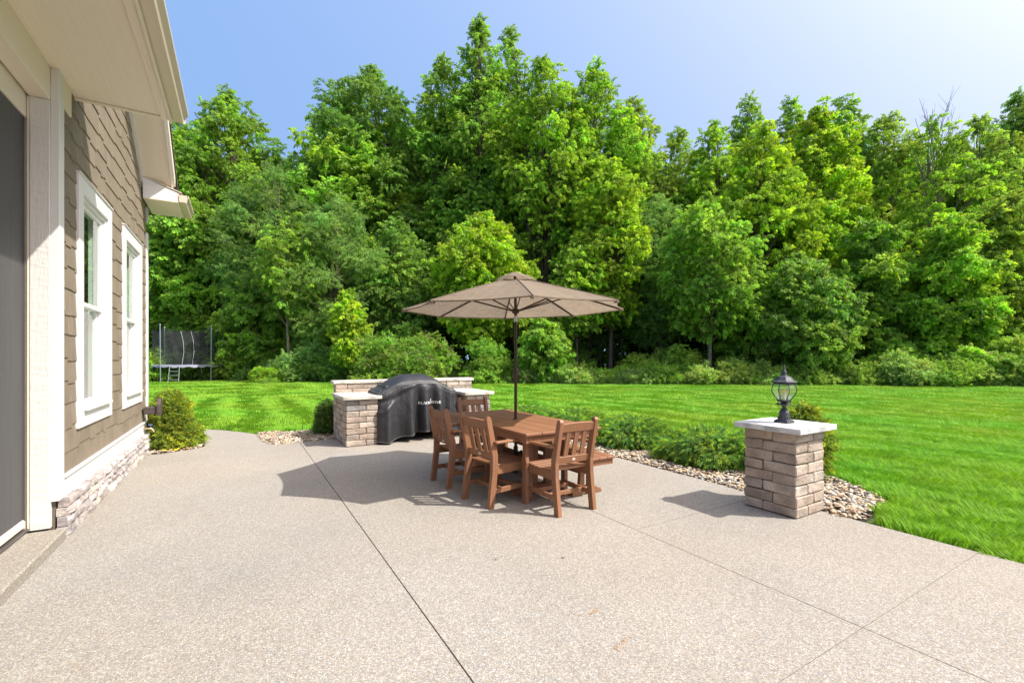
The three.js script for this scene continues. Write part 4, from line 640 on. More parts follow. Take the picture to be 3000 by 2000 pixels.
// ---------------------------------------------------------------- foliage
function leafSpray(n, len, L, Wd, seed, flat = 0.6, droop = 0.25) {
  const r = rng(seed), pos = [], uv = [], col = [], r3 = rng(seed + 71);
  for (let i = 0; i < n; i++) {
    const tn = 0.62 + 0.76 * r3(), th = (r3() - 0.5) * 0.25;
    const t = (i + r()) / n, side = i % 2 ? 1 : -1, o = V(side * 0.05 * len * r(), (r() - 0.5) * len * 0.35 - droop * len * t * t, t * len);
    const a = side * (0.5 + 0.9 * r()) * (1 - 0.55 * t), d = V(Math.sin(a), (r() - 0.6) * 0.8 - droop, Math.cos(a) * (0.6 + 0.4 * t)).normalize();
    const up = V((r() - 0.5) * 2.0, 0.35 + r(), (r() - 0.5) * 2.0).normalize(), x = up.clone().cross(d).normalize(), y = d.clone().cross(x);
    const l = L * (0.75 + 0.5 * r()), w = Wd * (0.75 + 0.5 * r()), f = w * (0.15 + 0.3 * r());
    const b = o, tip = o.clone().addScaledVector(d, l).addScaledVector(y, -l * 0.18), lf = o.clone().addScaledVector(d, l * 0.45).addScaledVector(x, w / 2).addScaledVector(y, f), rt = o.clone().addScaledVector(d, l * 0.45).addScaledVector(x, -w / 2).addScaledVector(y, f);
    for (const q of [b, lf, tip, b, tip, rt]) { pos.push(q.x, q.y, q.z); uv.push(0, 0); col.push(tn * (1 + th), tn, tn * (1 - th)); }
  }
  const g = new THREE.BufferGeometry(); g.setAttribute('position', new THREE.Float32BufferAttribute(pos, 3)); g.setAttribute('uv', new THREE.Float32BufferAttribute(uv, 2)); g.setAttribute('color', new THREE.Float32BufferAttribute(col, 3)); g.computeVertexNormals(); return g;
}
const SPRAY = { broad: leafSpray(26, 0.46, 0.135, 0.09, 1), fine: leafSpray(30, 0.48, 0.115, 0.055, 2), maple: leafSpray(19, 0.46, 0.17, 0.145, 3, 0.9, 0.35), far: leafSpray(16, 0.6, 0.25, 0.17, 4), box: leafSpray(16, 0.10, 0.026, 0.018, 5, 0.3, 0.05), shrub: leafSpray(20, 0.34, 0.09, 0.055, 6) };
const HUE = { mid: [0.325, 0.53, 0.045], deep: [0.265, 0.455, 0.055], blue: [0.30, 0.49, 0.095], lime: [0.365, 0.58, 0.034], yellow: [0.43, 0.61, 0.026], olive: [0.37, 0.53, 0.055], pale: [0.43, 0.58, 0.11] };
const UP = V(0, 1, 0);
// leafy mass made of lobes; returns matrices and colours in the plant's own axes
function foliage(o, r) {
  const mats = [], cols = [], limbs = [], q = new THREE.Quaternion(), m3 = new THREE.Matrix4(), base = HUE[o.hue], H = o.h, cb = o.cb, R = o.r;
  const env = { oval: (v) => Math.pow(Math.sin(PI * Math.pow(v, 0.8) * 0.97 + 0.06), 0.75), cone: (v) => Math.pow(1 - v, 0.75) * 0.95 + 0.10, dome: (v) => Math.sqrt(Math.max(0.02, 1 - v * v)), column: (v) => 0.55 + 0.45 * Math.sin(PI * Math.min(1, v * 1.1)) * (1 - 0.75 * v * v * v), layer: (v) => (0.75 + 0.35 * Math.sin(v * 22)) * Math.pow(1 - v * 0.85, 0.6) }[o.shape];
  const nl = o.lobes;
  for (let i = 0; i < nl; i++) {
    const v = clamp((i + r()) / nl), e = env(v), a = i * 2.39996 + r() * 1.1, rad = R * e * (o.shell ? 0.74 + 0.24 * r() : v > 0.93 ? 0.25 : 0.30 + 0.62 * Math.sqrt(r())), lr = o.lobe * (0.7 + 0.6 * r()) * (v > 0.85 ? 0.75 : 1) * Math.min(1, 0.5 + e * 0.6);
    const c = V(Math.cos(a) * rad, mix(cb, H, v) - lr * (v > 0.9 ? 0.9 : 0.4), Math.sin(a) * rad);
    if (o.ragged) { const q2 = Math.sqrt(r()) * 1.2; c.set(Math.cos(a) * R * q2, Math.max(lr * 0.5, H * (0.15 + 0.85 * r()) * (1 - 0.45 * q2 * q2)), Math.sin(a) * R * q2); }
    limbs.push([c, lr, v]);
    const k = 0.82 + 0.36 * r(), hs = (r() - 0.5) * 0.22, n = Math.round(o.dens * lr * lr * (0.85 + 0.3 * r()));
    const st = V(0.8 + 0.5 * r(), 0.55 + 0.35 * r(), 0.8 + 0.5 * r()), ph = [r() * 6, r() * 6];
    for (let s = 0; s < n; s++) {
      const z = r() * 2 - 1, t = r() * 2 * PI, w = Math.sqrt(1 - z * z), d = V(w * Math.cos(t), z * 0.9 + 0.1, w * Math.sin(t)).normalize(), bump = 1 + 0.28 * Math.sin(d.x * 4 + ph[0]) * Math.sin(d.y * 5 + ph[1]);
      const p = c.clone().add(d.clone().multiply(st).multiplyScalar(lr * bump * (0.45 + 0.6 * Math.pow(r(), 0.6))));
      if (p.y < 0.04) p.y = 0.04 + r() * 0.15;
      const out = d.clone().multiplyScalar(o.shell ? 0.6 : 0.5).add(o.shell ? V(c.x, c.y * 0.6, c.z).normalize().multiplyScalar(0.9) : V(0, 0, 0)).add(V((r() - 0.5) * (o.shell ? 1 : 2), (r() - 0.5) * 0.9, (r() - 0.5) * (o.shell ? 1 : 2))).normalize(), x = V((r() - 0.5) * 0.9, 1, (r() - 0.5) * 0.9).cross(out); if (x.lengthSq() < 1e-4) x.set(1, 0, 0); x.normalize(); const y = out.clone().cross(x), sc = o.size * (0.7 + 0.6 * r());
      m3.makeBasis(x.multiplyScalar(sc), y.multiplyScalar(sc), out.multiplyScalar(sc)).setPosition(p); mats.push(m3.clone());
      const b = k * (0.68 + 0.6 * r()), h2 = hs + (r() - 0.5) * 0.14, cc = o.tips && r() < o.tips[3] ? o.tips : base; cols.push(cc[0] * b * (1 + h2), cc[1] * b, cc[2] * b * (1 - h2));
    }
  }
  return { mats, cols, limbs };
}
function leaves(name, f, geo, mat, parent) { const im = new THREE.InstancedMesh(geo, mat, f.mats.length); f.mats.forEach((m, i) => im.setMatrixAt(i, m)); im.instanceColor = new THREE.InstancedBufferAttribute(new Float32Array(f.cols), 3); im.name = name; im.userData = { kind: 'stuff' }; sh(im); parent.add(im); return im; }
let leafCount = 0;
function wood(o, limbs, r) { // trunk and limbs reaching into the lobes
  const g = [], H = o.h, tr = o.trunk, pts = [], rad = [], n = 9, lean = o.lean ?? [(r() - 0.5) * 0.08, (r() - 0.5) * 0.08], w1 = r() * 6, w2 = r() * 6, at = (y) => V(lean[0] * y + 0.12 * Math.sin(y * 0.35 + w1) * Math.min(1, y / 4), y, lean[1] * y + 0.12 * Math.sin(y * 0.3 + w2) * Math.min(1, y / 4));
  const stop = o.fork ?? 0.9; for (let i = 0; i <= n; i++) { const y = H * stop * i / n; pts.push(at(y)); rad.push(Math.max(0.02, tr * (i === 0 ? 1.25 : 1) * Math.pow(1 - i / n * 0.93, 0.85))); }
  pts[0].y = -0.12; g.push(limb(pts, rad, 8));
  for (const [c, lr, v] of limbs) {
    const y0 = Math.max(o.cb * 0.75, Math.min(c.y * (o.fork ? 0.55 : 0.82), H * stop * 0.95)) * (0.8 + 0.2 * r()), a = at(y0), m = a.clone().lerp(c, 0.55).add(V((r() - 0.5) * 0.5, 0.25 * (c.y - y0) * r(), (r() - 0.5) * 0.5)), tRad = tr * Math.pow(Math.max(0.05, 1 - y0 / (H * stop)), 0.85);
    g.push(limb([a, a.clone().lerp(m, 0.5), m, c], [0.55, 0.42, 0.3, 0.12].map((k) => Math.max(0.012, k * Math.min(tRad, 0.3))), 5));
  }
  return g;
}
function tree(o) {
  const r = rng(o.seed), [x, z] = spot(o.px, o.depth), h = o.h ?? heightAt(o.py, o.depth);
  const q = { cb: 2, lobe: 1.2, lobes: 34, dens: 76, size: 1, shape: 'oval', hue: 'mid', trunk: 0.2, spray: 'broad', ...o, h };
  q.lobes = Math.round(q.lobes * 2.25); q.lobe *= 0.72; if (q.r > 1.7) { q.r *= 1.13; q.cb *= 0.82; }
  const t = thing(o.name ?? 'woodland_tree', o.label, 'tree', [x, 0, z], 0, 'trees along the wood edge');
  const f = foliage(q, r); part('trunk', merge(wood(q, f.limbs, r)), M[q.bark ?? 'bark'], t);
  const g = SPRAY[q.spray]; leaves('crown', f, g, M.leaf, t); leafCount += f.mats.length;
  if (o.bare) { const b = []; for (let i = 0; i < o.bare; i++) { const a = r() * 6.3, y0 = h * (0.6 + 0.28 * r()), p0 = V(0.1 * Math.cos(a), y0, 0.1 * Math.sin(a)), L = h * (0.10 + 0.16 * r()), d = V(Math.cos(a) * 0.35, 1, Math.sin(a) * 0.35).normalize(), e = p0.clone().addScaledVector(d, L); b.push(limb([p0, p0.clone().lerp(e, 0.5).add(V((r() - 0.5) * 0.3, 0, (r() - 0.5) * 0.3)), e], [0.024, 0.016, 0.007], 5)); for (let k = 0; k < 4; k++) { const s = p0.clone().lerp(e, 0.4 + 0.5 * r()); b.push(limb([s, s.clone().add(V((r() - 0.5) * 1.2, 0.5 + 0.7 * r(), (r() - 0.5) * 1.2))], [0.009, 0.004], 4)); } } part('bare_branches', merge(b), M.barkGrey, t); }
  return t;
}
function shrub(o) {
  const r = rng(o.seed), [x, z] = o.at ?? spot(o.px, o.depth);
  const q = { cb: o.h * 0.12, lobe: o.h * 0.28, lobes: 16, dens: 420, size: 1, shape: 'dome', hue: 'mid', spray: 'shrub', trunk: 0.04, ragged: !o.shell, ...o };
  const t = thing(o.name ?? 'shrub', o.label, 'shrub', [x, 0, z], 0, o.group);
  const f = foliage(q, r); part('stems', merge(f.limbs.map(([c]) => limb([V(c.x * 0.1, -0.05, c.z * 0.1), V(c.x * 0.45, c.y * 0.55, c.z * 0.45), c], [q.trunk * 0.6, q.trunk * 0.4, q.trunk * 0.15], 5))), M.bark, t);
  leaves('leaves', f, SPRAY[q.spray], q.mat ?? M.leaf, t); leafCount += f.mats.length; return t;
}
[
  { px: 665, depth: 40, py: 255, r: 5.6, cb: 7, hue: 'mid', lobes: 48, lobe: 1.6, trunk: 0.34, label: 'broad tall tree left of the gap in the skyline, above the trampoline' },
  { px: 470, depth: 41, py: 360, r: 4.2, cb: 5, hue: 'mid', lobes: 34, label: 'green tree half hidden behind the house eave' },
  { px: 590, depth: 37.5, py: 560, r: 3.4, cb: 3.6, hue: 'mid', lobes: 30, spray: 'maple', bark: 'barkPale', trunk: 0.16, label: 'mid height tree with tan trunk right behind the trampoline' },
  { px: 440, depth: 37, py: 640, r: 2.8, cb: 1.4, hue: 'mid', lobes: 24, label: 'leafy tree beside the house corner board, left of the trampoline' },
  { px: 800, depth: 35, py: 470, r: 3.3, cb: 5, hue: 'blue', lobes: 32, trunk: 0.22, bark: 'barkGrey', spray: 'fine', label: 'grey green tree with straight grey trunk above the round bushes' },
  { px: 848, depth: 30.5, py: 620, r: 1.9, cb: 5.4, hue: 'mid', lobes: 14, lobe: 0.8, trunk: 0.11, bark: 'barkPale', label: 'slender pale stemmed tree right of the round bushes' },
  { px: 1090, depth: 43, py: 190, r: 6.6, cb: 8, hue: 'deep', lobes: 60, lobe: 1.7, trunk: 0.42, label: 'huge dark round crowned tree left of the tallest tree' },
  { px: 985, depth: 32, py: 560, r: 3.0, cb: 2.6, hue: 'blue', lobes: 34, lobe: 1.15, spray: 'fine', label: 'pale grey green tree above the left end of the barbecue wall' },
  { px: 1405, depth: 39, py: 45, r: 4.4, cb: 6, hue: 'mid', lobes: 50, lobe: 1.35, shape: 'cone', trunk: 0.36, label: 'tallest tree of the wood, with a pointed top' },
  { px: 1492, depth: 41, py: 72, r: 3.5, cb: 8, hue: 'mid', lobes: 38, shape: 'cone', trunk: 0.3, label: 'second pointed top just right of the tallest tree' },
  { px: 1300, depth: 40.5, py: 150, r: 3.4, cb: 8, hue: 'mid', lobes: 36, shape: 'oval', trunk: 0.3, label: 'narrow tree leaning on the left flank of the tallest tree' },
  { px: 1588, depth: 36, py: 155, r: 3.5, cb: 11, hue: 'lime', lobes: 40, trunk: 0.34, fork: 0.62, label: 'bright tree with open dark fork above the parasol' },
  { px: 1742, depth: 37, py: 172, r: 3.6, cb: 8, hue: 'lime', lobes: 44, trunk: 0.3, label: 'tall bright tree up and right of the parasol' },
  { px: 1858, depth: 39, py: 272, r: 3.4, cb: 7, hue: 'olive', lobes: 32, trunk: 0.26, label: 'tree stepping down on the right side of the tall group' },
  { px: 1415, depth: 31, py: 615, r: 3.0, cb: 3.4, hue: 'yellow', lobes: 34, lobe: 1.0, spray: 'maple', trunk: 0.14, label: 'glowing yellow green maple right behind the parasol top' },
  { px: 1790, depth: 32, py: 455, r: 2.4, cb: 5, hue: 'yellow', lobes: 28, lobe: 1.1, trunk: 0.16, label: 'yellow green tree over the right tip of the parasol' },
  { px: 1690, depth: 31, py: 690, r: 1.9, cb: 4.2, hue: 'lime', lobes: 18, lobe: 0.9, trunk: 0.1, label: 'small lime tree just above the right half of the parasol' },
  { px: 1985, depth: 41, py: 372, r: 3.4, cb: 5, hue: 'olive', lobes: 34, trunk: 0.26, label: 'low skyline tree in the dip right of the tall group' },
  { px: 1930, depth: 33, py: 560, r: 2.7, cb: 3.5, hue: 'blue', lobes: 30, spray: 'fine', trunk: 0.18, label: 'cool green tree in front of the skyline dip' },
  { px: 2078, depth: 27.8, py: 560, r: 2.5, cb: 3.9, hue: 'mid', lobes: 26, lobe: 1.0, trunk: 0.14, bark: 'barkGrey', label: 'tree with a bare grey trunk standing out at the lawn edge' },
  { px: 2090, depth: 37, py: 345, r: 2.8, cb: 5, hue: 'lime', lobes: 32, trunk: 0.22, label: 'feathery tree rising right of the skyline dip' },
  { px: 2195, depth: 38, py: 272, r: 3.0, cb: 7, hue: 'mid', lobes: 30, shape: 'cone', trunk: 0.26, label: 'first of the ragged tops on the right skyline' },
  { px: 2235, depth: 31.5, py: 355, r: 2.8, cb: 4, hue: 'yellow', lobes: 36, trunk: 0.2, label: 'sunny yellow green tree left of the lantern' },
  { px: 2315, depth: 38, py: 280, r: 2.6, cb: 8, hue: 'mid', lobes: 26, shape: 'cone', trunk: 0.24, label: 'slim top standing above the yellow trees over the lantern' },
  { px: 2405, depth: 33, py: 290, r: 2.7, cb: 4, hue: 'yellow', lobes: 38, trunk: 0.22, spray: 'maple', label: 'tall yellow green tree right of the lantern' },
  { px: 2480, depth: 39, py: 275, r: 3.1, cb: 8, hue: 'mid', lobes: 30, shape: 'cone', trunk: 0.26, label: 'leaning top behind the tall yellow tree' },
  { px: 2345, depth: 27.5, py: 740, r: 2.4, cb: 1.2, hue: 'deep', lobes: 26, lobe: 1.0, spray: 'maple', trunk: 0.12, label: 'dark big leaved tree down behind the lantern' },
  { px: 2200, depth: 29, py: 800, r: 1.9, cb: 1.8, hue: 'mid', lobes: 18, lobe: 0.9, spray: 'maple', trunk: 0.09, label: 'broad leaved young tree right of the bare grey trunk' },
  { px: 2600, depth: 37, py: 320, r: 3.2, cb: 5, hue: 'olive', lobes: 36, trunk: 0.24, label: 'dull green tree in the notch before the leafless crown' },
  { px: 2738, depth: 31, py: 330, r: 2.9, cb: 4.5, hue: 'lime', lobes: 24, lobe: 0.85, dens: 80, trunk: 0.2, bark: 'barkGrey', bare: 44, label: 'thin tree with leafless twigs poking out on the right skyline' },
  { px: 2870, depth: 35, py: 330, r: 3.2, cb: 4, hue: 'olive', lobes: 36, trunk: 0.24, label: 'tree between the leafless twigs and the right edge' },
  { px: 2990, depth: 38, py: 262, r: 4.0, cb: 5, hue: 'deep', lobes: 44, lobe: 1.5, trunk: 0.34, label: 'tall dark tree at the right edge of the view' },
  { px: 2560, depth: 29, py: 640, r: 3.0, cb: 1.2, hue: 'mid', lobes: 36, lobe: 1.0, shape: 'layer', spray: 'maple', trunk: 0.14, label: 'spreading layered tree right of the lantern at the lawn edge' },
  { px: 2790, depth: 27.5, py: 620, r: 3.3, cb: 1.4, hue: 'lime', lobes: 42, lobe: 0.95, shape: 'layer', spray: 'maple', trunk: 0.15, label: 'layered bright green tree below the leafless twigs' },
  { px: 2950, depth: 28.5, py: 560, r: 3.0, cb: 2.2, hue: 'olive', lobes: 36, shape: 'layer', trunk: 0.16, label: 'layered olive tree low at the right edge' },
  { px: 1022, depth: 28.5, py: 850, r: 0.95, cb: 1.2, hue: 'yellow', lobes: 16, lobe: 0.5, size: 0.75, dens: 220, spray: 'maple', shape: 'column', trunk: 0.045, label: 'small yellow maple sapling left of the barbecue wall' },
  { px: 1590, depth: 28, py: 930, r: 1.6, cb: 0.9, hue: 'mid', lobes: 16, lobe: 0.7, spray: 'maple', trunk: 0.06, label: 'young maple behind the parasol pole' },
  { px: 730, depth: 33, py: 820, r: 2.0, cb: 0.8, hue: 'mid', lobes: 22, lobe: 0.85, spray: 'maple', trunk: 0.07, label: 'young leafy tree right of the trampoline' },
  { px: 1160, depth: 34, py: 640, r: 2.6, cb: 2.5, hue: 'deep', lobes: 28, trunk: 0.2, label: 'dark tree above the left tip of the parasol' },
].forEach((o, i) => tree({ seed: 100 + i * 17, ...o }));
// shrubs along the edge of the wood
[
  { px: 1185, depth: 27.5, h: 3.9, r: 2.2, hue: 'mid', lobes: 60, lobe: 0.55, dens: 240, tips: [0.30, 0.32, 0.10, 0.14], label: 'large dusty green shrub with pale blossom behind the griddle' },
  { px: 905, depth: 29.8, h: 2.2, r: 1.4, hue: 'blue', lobes: 18, dens: 320, label: 'bluish shrub beside the slender pale stem' },
  { px: 690, depth: 33, h: 2.0, r: 1.7, hue: 'mid', lobes: 22, dens: 300, label: 'spreading green shrub between the trampoline and round bushes' },
  { px: 960, depth: 29.8, h: 1.9, r: 1.3, hue: 'deep', lobes: 16, dens: 320, label: 'dark low shrub under the yellow sapling' },
  { px: 800, depth: 32.5, h: 1.7, r: 1.6, hue: 'deep', lobes: 18, dens: 300, label: 'dark shrub behind the round bushes' },
  { px: 432, depth: 29.5, h: 1.5, r: 0.9, hue: 'lime', lobes: 14, dens: 420, label: 'yellowish bush left of the trampoline legs' },
  { px: 1440, depth: 28.5, h: 2.4, r: 1.2, hue: 'mid', lobes: 20, dens: 300, label: 'leafy shrub left of the parasol pole' },
  { px: 2150, depth: 26.8, h: 1.6, r: 0.7, hue: 'pale', lobes: 14, dens: 360, label: 'pale shrub at the foot of the bare grey trunk' },
  { px: 2640, depth: 25.2, h: 1.9, r: 0.9, hue: 'pale', lobes: 22, dens: 360, label: 'pale rounded shrub at the lawn edge right of the lantern' },
  { px: 2510, depth: 26, h: 1.1, r: 0.9, hue: 'olive', lobes: 16, dens: 340, label: 'low olive shrub just right of the lantern' },
  { px: 2860, depth: 25.5, h: 2.0, r: 1.2, hue: 'pale', lobes: 26, dens: 320, label: 'tall pale shrub near the right edge of the lawn' },
  { px: 2985, depth: 25.0, h: 2.4, r: 1.4, hue: 'olive', lobes: 26, dens: 320, label: 'rightmost big shrub at the lawn edge' },
  { px: 2740, depth: 25.2, h: 1.7, r: 1.2, hue: 'mid', lobes: 16, dens: 340, label: 'green shrub between two pale shrubs on the right' },
  { px: 1935, depth: 28.2, h: 3.2, r: 1.5, hue: 'olive', lobes: 22, lobe: 0.6, dens: 260, label: 'sunlit twiggy shrub left of the bare grey trunk' },
].forEach((o, i) => shrub({ seed: 900 + i * 13, ...o }));
for (let i = 0; i < 20; i++) { const r = rng(3000 + i), px = 1545 + i * 43 + r() * 25, d = 27.6 - (px - 1500) * 0.0019 + r() * 1.0; shrub({ name: 'bramble', seed: 1200 + i * 7, px, depth: d, h: 0.7 + 0.6 * r(), r: 0.7 + 0.4 * r(), hue: ['pale', 'lime', 'mid', 'pale'][i % 4], lobes: 18, lobe: 0.26, dens: 520, label: 'knee high bramble in the weedy strip between pole and lantern', group: 'brambles along the wood edge' }); }
for (let i = 0; i < 9; i++) { const r = rng(4000 + i), px = 470 + i * 58 + r() * 30, d = 35 + r() * 2; shrub({ name: 'bramble', seed: 1500 + i * 7, px, depth: d, h: 0.9 + 0.7 * r(), r: 1.1, hue: ['mid', 'deep', 'mid'][i % 3], lobes: 14, lobe: 0.4, dens: 360, label: 'low dark undergrowth bush behind the trampoline and round bushes', group: 'undergrowth on the left' }); }
// round clipped bushes on the far stone strip
[[760, 28.4, 0.62, 'left of the two clipped round bushes at the far lawn edge'], [803, 28.2, 0.55, 'right of the two clipped round bushes at the far lawn edge'], [785, 27.6, 0.3, 'small low bush in front of the two clipped round ones']].forEach(([px, depth, s, label], i) => shrub({ name: 'round_bush', seed: 50 + i, px, depth, shell: 1, h: i < 2 ? 0.9 : 0.16, r: i < 2 ? 0.42 : 0.3, cb: 0.12, lobes: 34, lobe: 0.17, dens: 2600, size: 0.42, hue: i < 2 ? 'yellow' : 'mid', spray: 'shrub', trunk: 0.03, label, group: i < 2 ? 'clipped round bushes' : undefined }));
{ // the wood behind: one mass of leaves and trunks
  const r = rng(4242), w = thing('woodland', 'dense shaded woodland mass behind the edge trees', 'woodland'); w.userData.kind = 'stuff';
  const all = { mats: [], cols: [] }, tr = [];
  const sky = [[300, 420], [520, 330], [660, 300], [860, 430], [950, 260], [1200, 240], [1400, 160], [1600, 220], [1850, 330], [2000, 430], [2200, 340], [2500, 330], [2700, 350], [3000, 330], [3300, 330]];
  const line = (x) => { for (let i = 1; i < sky.length; i++) if (x < sky[i][0]) return mix(sky[i - 1][1], sky[i][1], (x - sky[i - 1][0]) / (sky[i][0] - sky[i - 1][0])); return 330; };
  for (let i = 0; i < 96; i++) {
    const px = 250 + i / 96 * 2950 + r() * 40, depth = (i % 3 === 0 ? 38 : i % 3 === 1 ? 46 : 55) + r() * 5, [x, z] = spot(px, depth), h = Math.max(6, heightAt(line(px) + 60 + r() * 160, depth)), o = { h, cb: i % 3 === 0 ? 1.5 : 3 + r() * 3, r: 3.2 + r() * 1.5, lobe: 1.7, lobes: 17, dens: 42, size: 1.15, shape: 'oval', hue: ['mid', 'deep', 'olive', 'mid'][i % 4] };
    const f = foliage(o, r), T = new THREE.Matrix4().makeTranslation(x, 0, z); for (const m of f.mats) all.mats.push(m.premultiply(T)); all.cols.push(...f.cols);
    tr.push(limb([V(x, -0.1, z), V(x + (r() - 0.5) * 0.6, h * 0.4, z + (r() - 0.5) * 0.6), V(x + (r() - 0.5), h * 0.85, z)], [0.12 + 0.16 * r(), 0.13, 0.03], 7));
  }
  for (let i = 0; i < 90; i++) { const px = 1450 + r() * 900, depth = 34 + r() * 12, [x, z] = spot(px, depth), h = 5 + r() * 3; tr.push(limb([V(x, -0.1, z), V(x + (r() - 0.5) * 0.5, h * 0.5, z + (r() - 0.5) * 0.5), V(x + (r() - 0.5) * 0.8, h, z)], [0.05 + 0.09 * r(), 0.06, 0.02], 6)); }
  for (let i = 0; i < 60; i++) { const px = 300 + r() * 2800, depth = 33 + r() * 12, [x, z] = spot(px, depth), f = foliage({ h: 1.5 + r() * 2.5, cb: 0.3, r: 2, lobe: 0.9, lobes: 9, dens: 70, size: 1, shape: 'dome', hue: ['deep', 'mid'][i % 2] }, r), T = new THREE.Matrix4().makeTranslation(x, 0, z); for (const m of f.mats) all.mats.push(m.premultiply(T)); all.cols.push(...f.cols); }
  leaves('leaves', all, SPRAY.far, M.leaf, w); leafCount += all.mats.length; const tm = part('trunks', merge(tr), M.bark, w); tm.userData = { kind: 'stuff' };
}
console.log('leaf sprays', leafCount);
// ---------------------------------------------------------------- evergreens near the house and patio
SPRAY.yew = leafSpray(22, 0.12, 0.036, 0.011, 33, 0.8, 0.3); HUE.yew = [0.15, 0.32, 0.05]; HUE.boxwood = [0.25, 0.36, 0.035]; HUE.boxdark = [0.15, 0.27, 0.045];
const yewTips = [0.44, 0.62, 0.06, 0.36];
[[5.98, -4.28, 0.68, 0.40, 'spreading yew nearest the lantern pier'], [5.95, -5.85, 0.66, 0.40, 'middle spreading yew behind the bench'], [5.9, -7.35, 0.62, 0.38, 'third spreading yew, right of the parasol pole'], [5.55, -8.75, 0.56, 0.36, 'farthest spreading yew beside the barbecue wall']].forEach(([x, z, R, h, label], i) => shrub({ name: 'yew', seed: 700 + i, at: [x, z], h, r: R, cb: 0.05, shell: 1, lobes: 120, lobe: 0.115, dens: 6500, size: 0.85, hue: 'yew', spray: 'yew', tips: yewTips, trunk: 0.03, label, mat: M.glossLeaf, group: 'spreading yews along the patio' }));
shrub({ name: 'boxwood', seed: 800, at: [-0.99, -9.56], h: 0.90, r: 0.30, shell: 1, cb: 0.06, lobes: 110, lobe: 0.12, dens: 6500, size: 1.0, shape: 'cone', hue: 'boxwood', spray: 'box', trunk: 0.03, tips: [0.46, 0.52, 0.03, 0.35], label: 'cone shaped boxwood at the house corner', mat: M.glossLeaf });
shrub({ name: 'boxwood', seed: 801, at: [1.50, -9.66], h: 0.60, r: 0.11, shell: 1, cb: 0.08, lobes: 50, lobe: 0.085, dens: 5000, size: 1.1, hue: 'boxdark', spray: 'box', trunk: 0.03, label: 'dark boxwood left of the barbecue wall', mat: M.glossLeaf });
shrub({ name: 'boxwood', seed: 802, at: [6.15, -3.08], h: 0.9, r: 0.2, ragged: false, cb: 0.08, lobes: 44, lobe: 0.11, dens: 8000, size: 1.0, shape: 'oval', hue: 'boxwood', spray: 'box', trunk: 0.03, tips: [0.48, 0.52, 0.03, 0.35], label: 'upright boxwood behind the lantern pier', mat: M.glossLeaf });
shrub({ name: 'boxwood', seed: 803, at: [2.05, -9.62], h: 1.13, r: 0.3, ragged: false, cb: 0.1, lobes: 26, lobe: 0.14, dens: 4000, size: 1.1, hue: 'boxwood', spray: 'box', trunk: 0.03, label: 'yellowish boxwood tip showing over the barbecue wall', mat: M.glossLeaf });
{ const r = rng(66); for (let i = 0; i < 2; i++) { const g = []; for (let k = 0; k < 3; k++) g.push(new THREE.CircleGeometry(0.028, 6).scale(1, 0.5, 1).rotateX(-1.2 + r() * 0.5).rotateY(r() * 6).translate((r() - 0.5) * 0.10, 0.02 + 0.02 * r(), (r() - 0.5) * 0.10)); const m = top('yellow_leaves', g, M.yellowLeaf, i ? 'yellow leaves beside the cone boxwood, nearer the path' : 'yellow leaves at the foot of the cone boxwood', 'leaves'); m.position.set(-0.98 + i * 0.12, 0, -9.02 - i * 0.01); } }
[[2.06, -2.72], [1.62, -2.95]].forEach(([x, z], i) => { const g = [new THREE.CircleGeometry(0.011, 6).scale(1, 0.55, 1).rotateX(-1.3).rotateY(i * 1.3).translate(0, 0.008, 0), new THREE.CircleGeometry(0.009, 5).scale(1, 0.6, 1).rotateX(-1.0).rotateY(i * 2.1 + 1).translate(0.012, 0.009, 0.006)]; const m = top('fallen_leaf', g, M.deadLeaf, i ? 'tiny dry leaf scrap on the patio, nearer the long dark joint' : 'tiny dry leaf scrap on the patio in front of the chairs', 'leaf'); m.position.set(x, 0, z); });
console.log('evergreens');
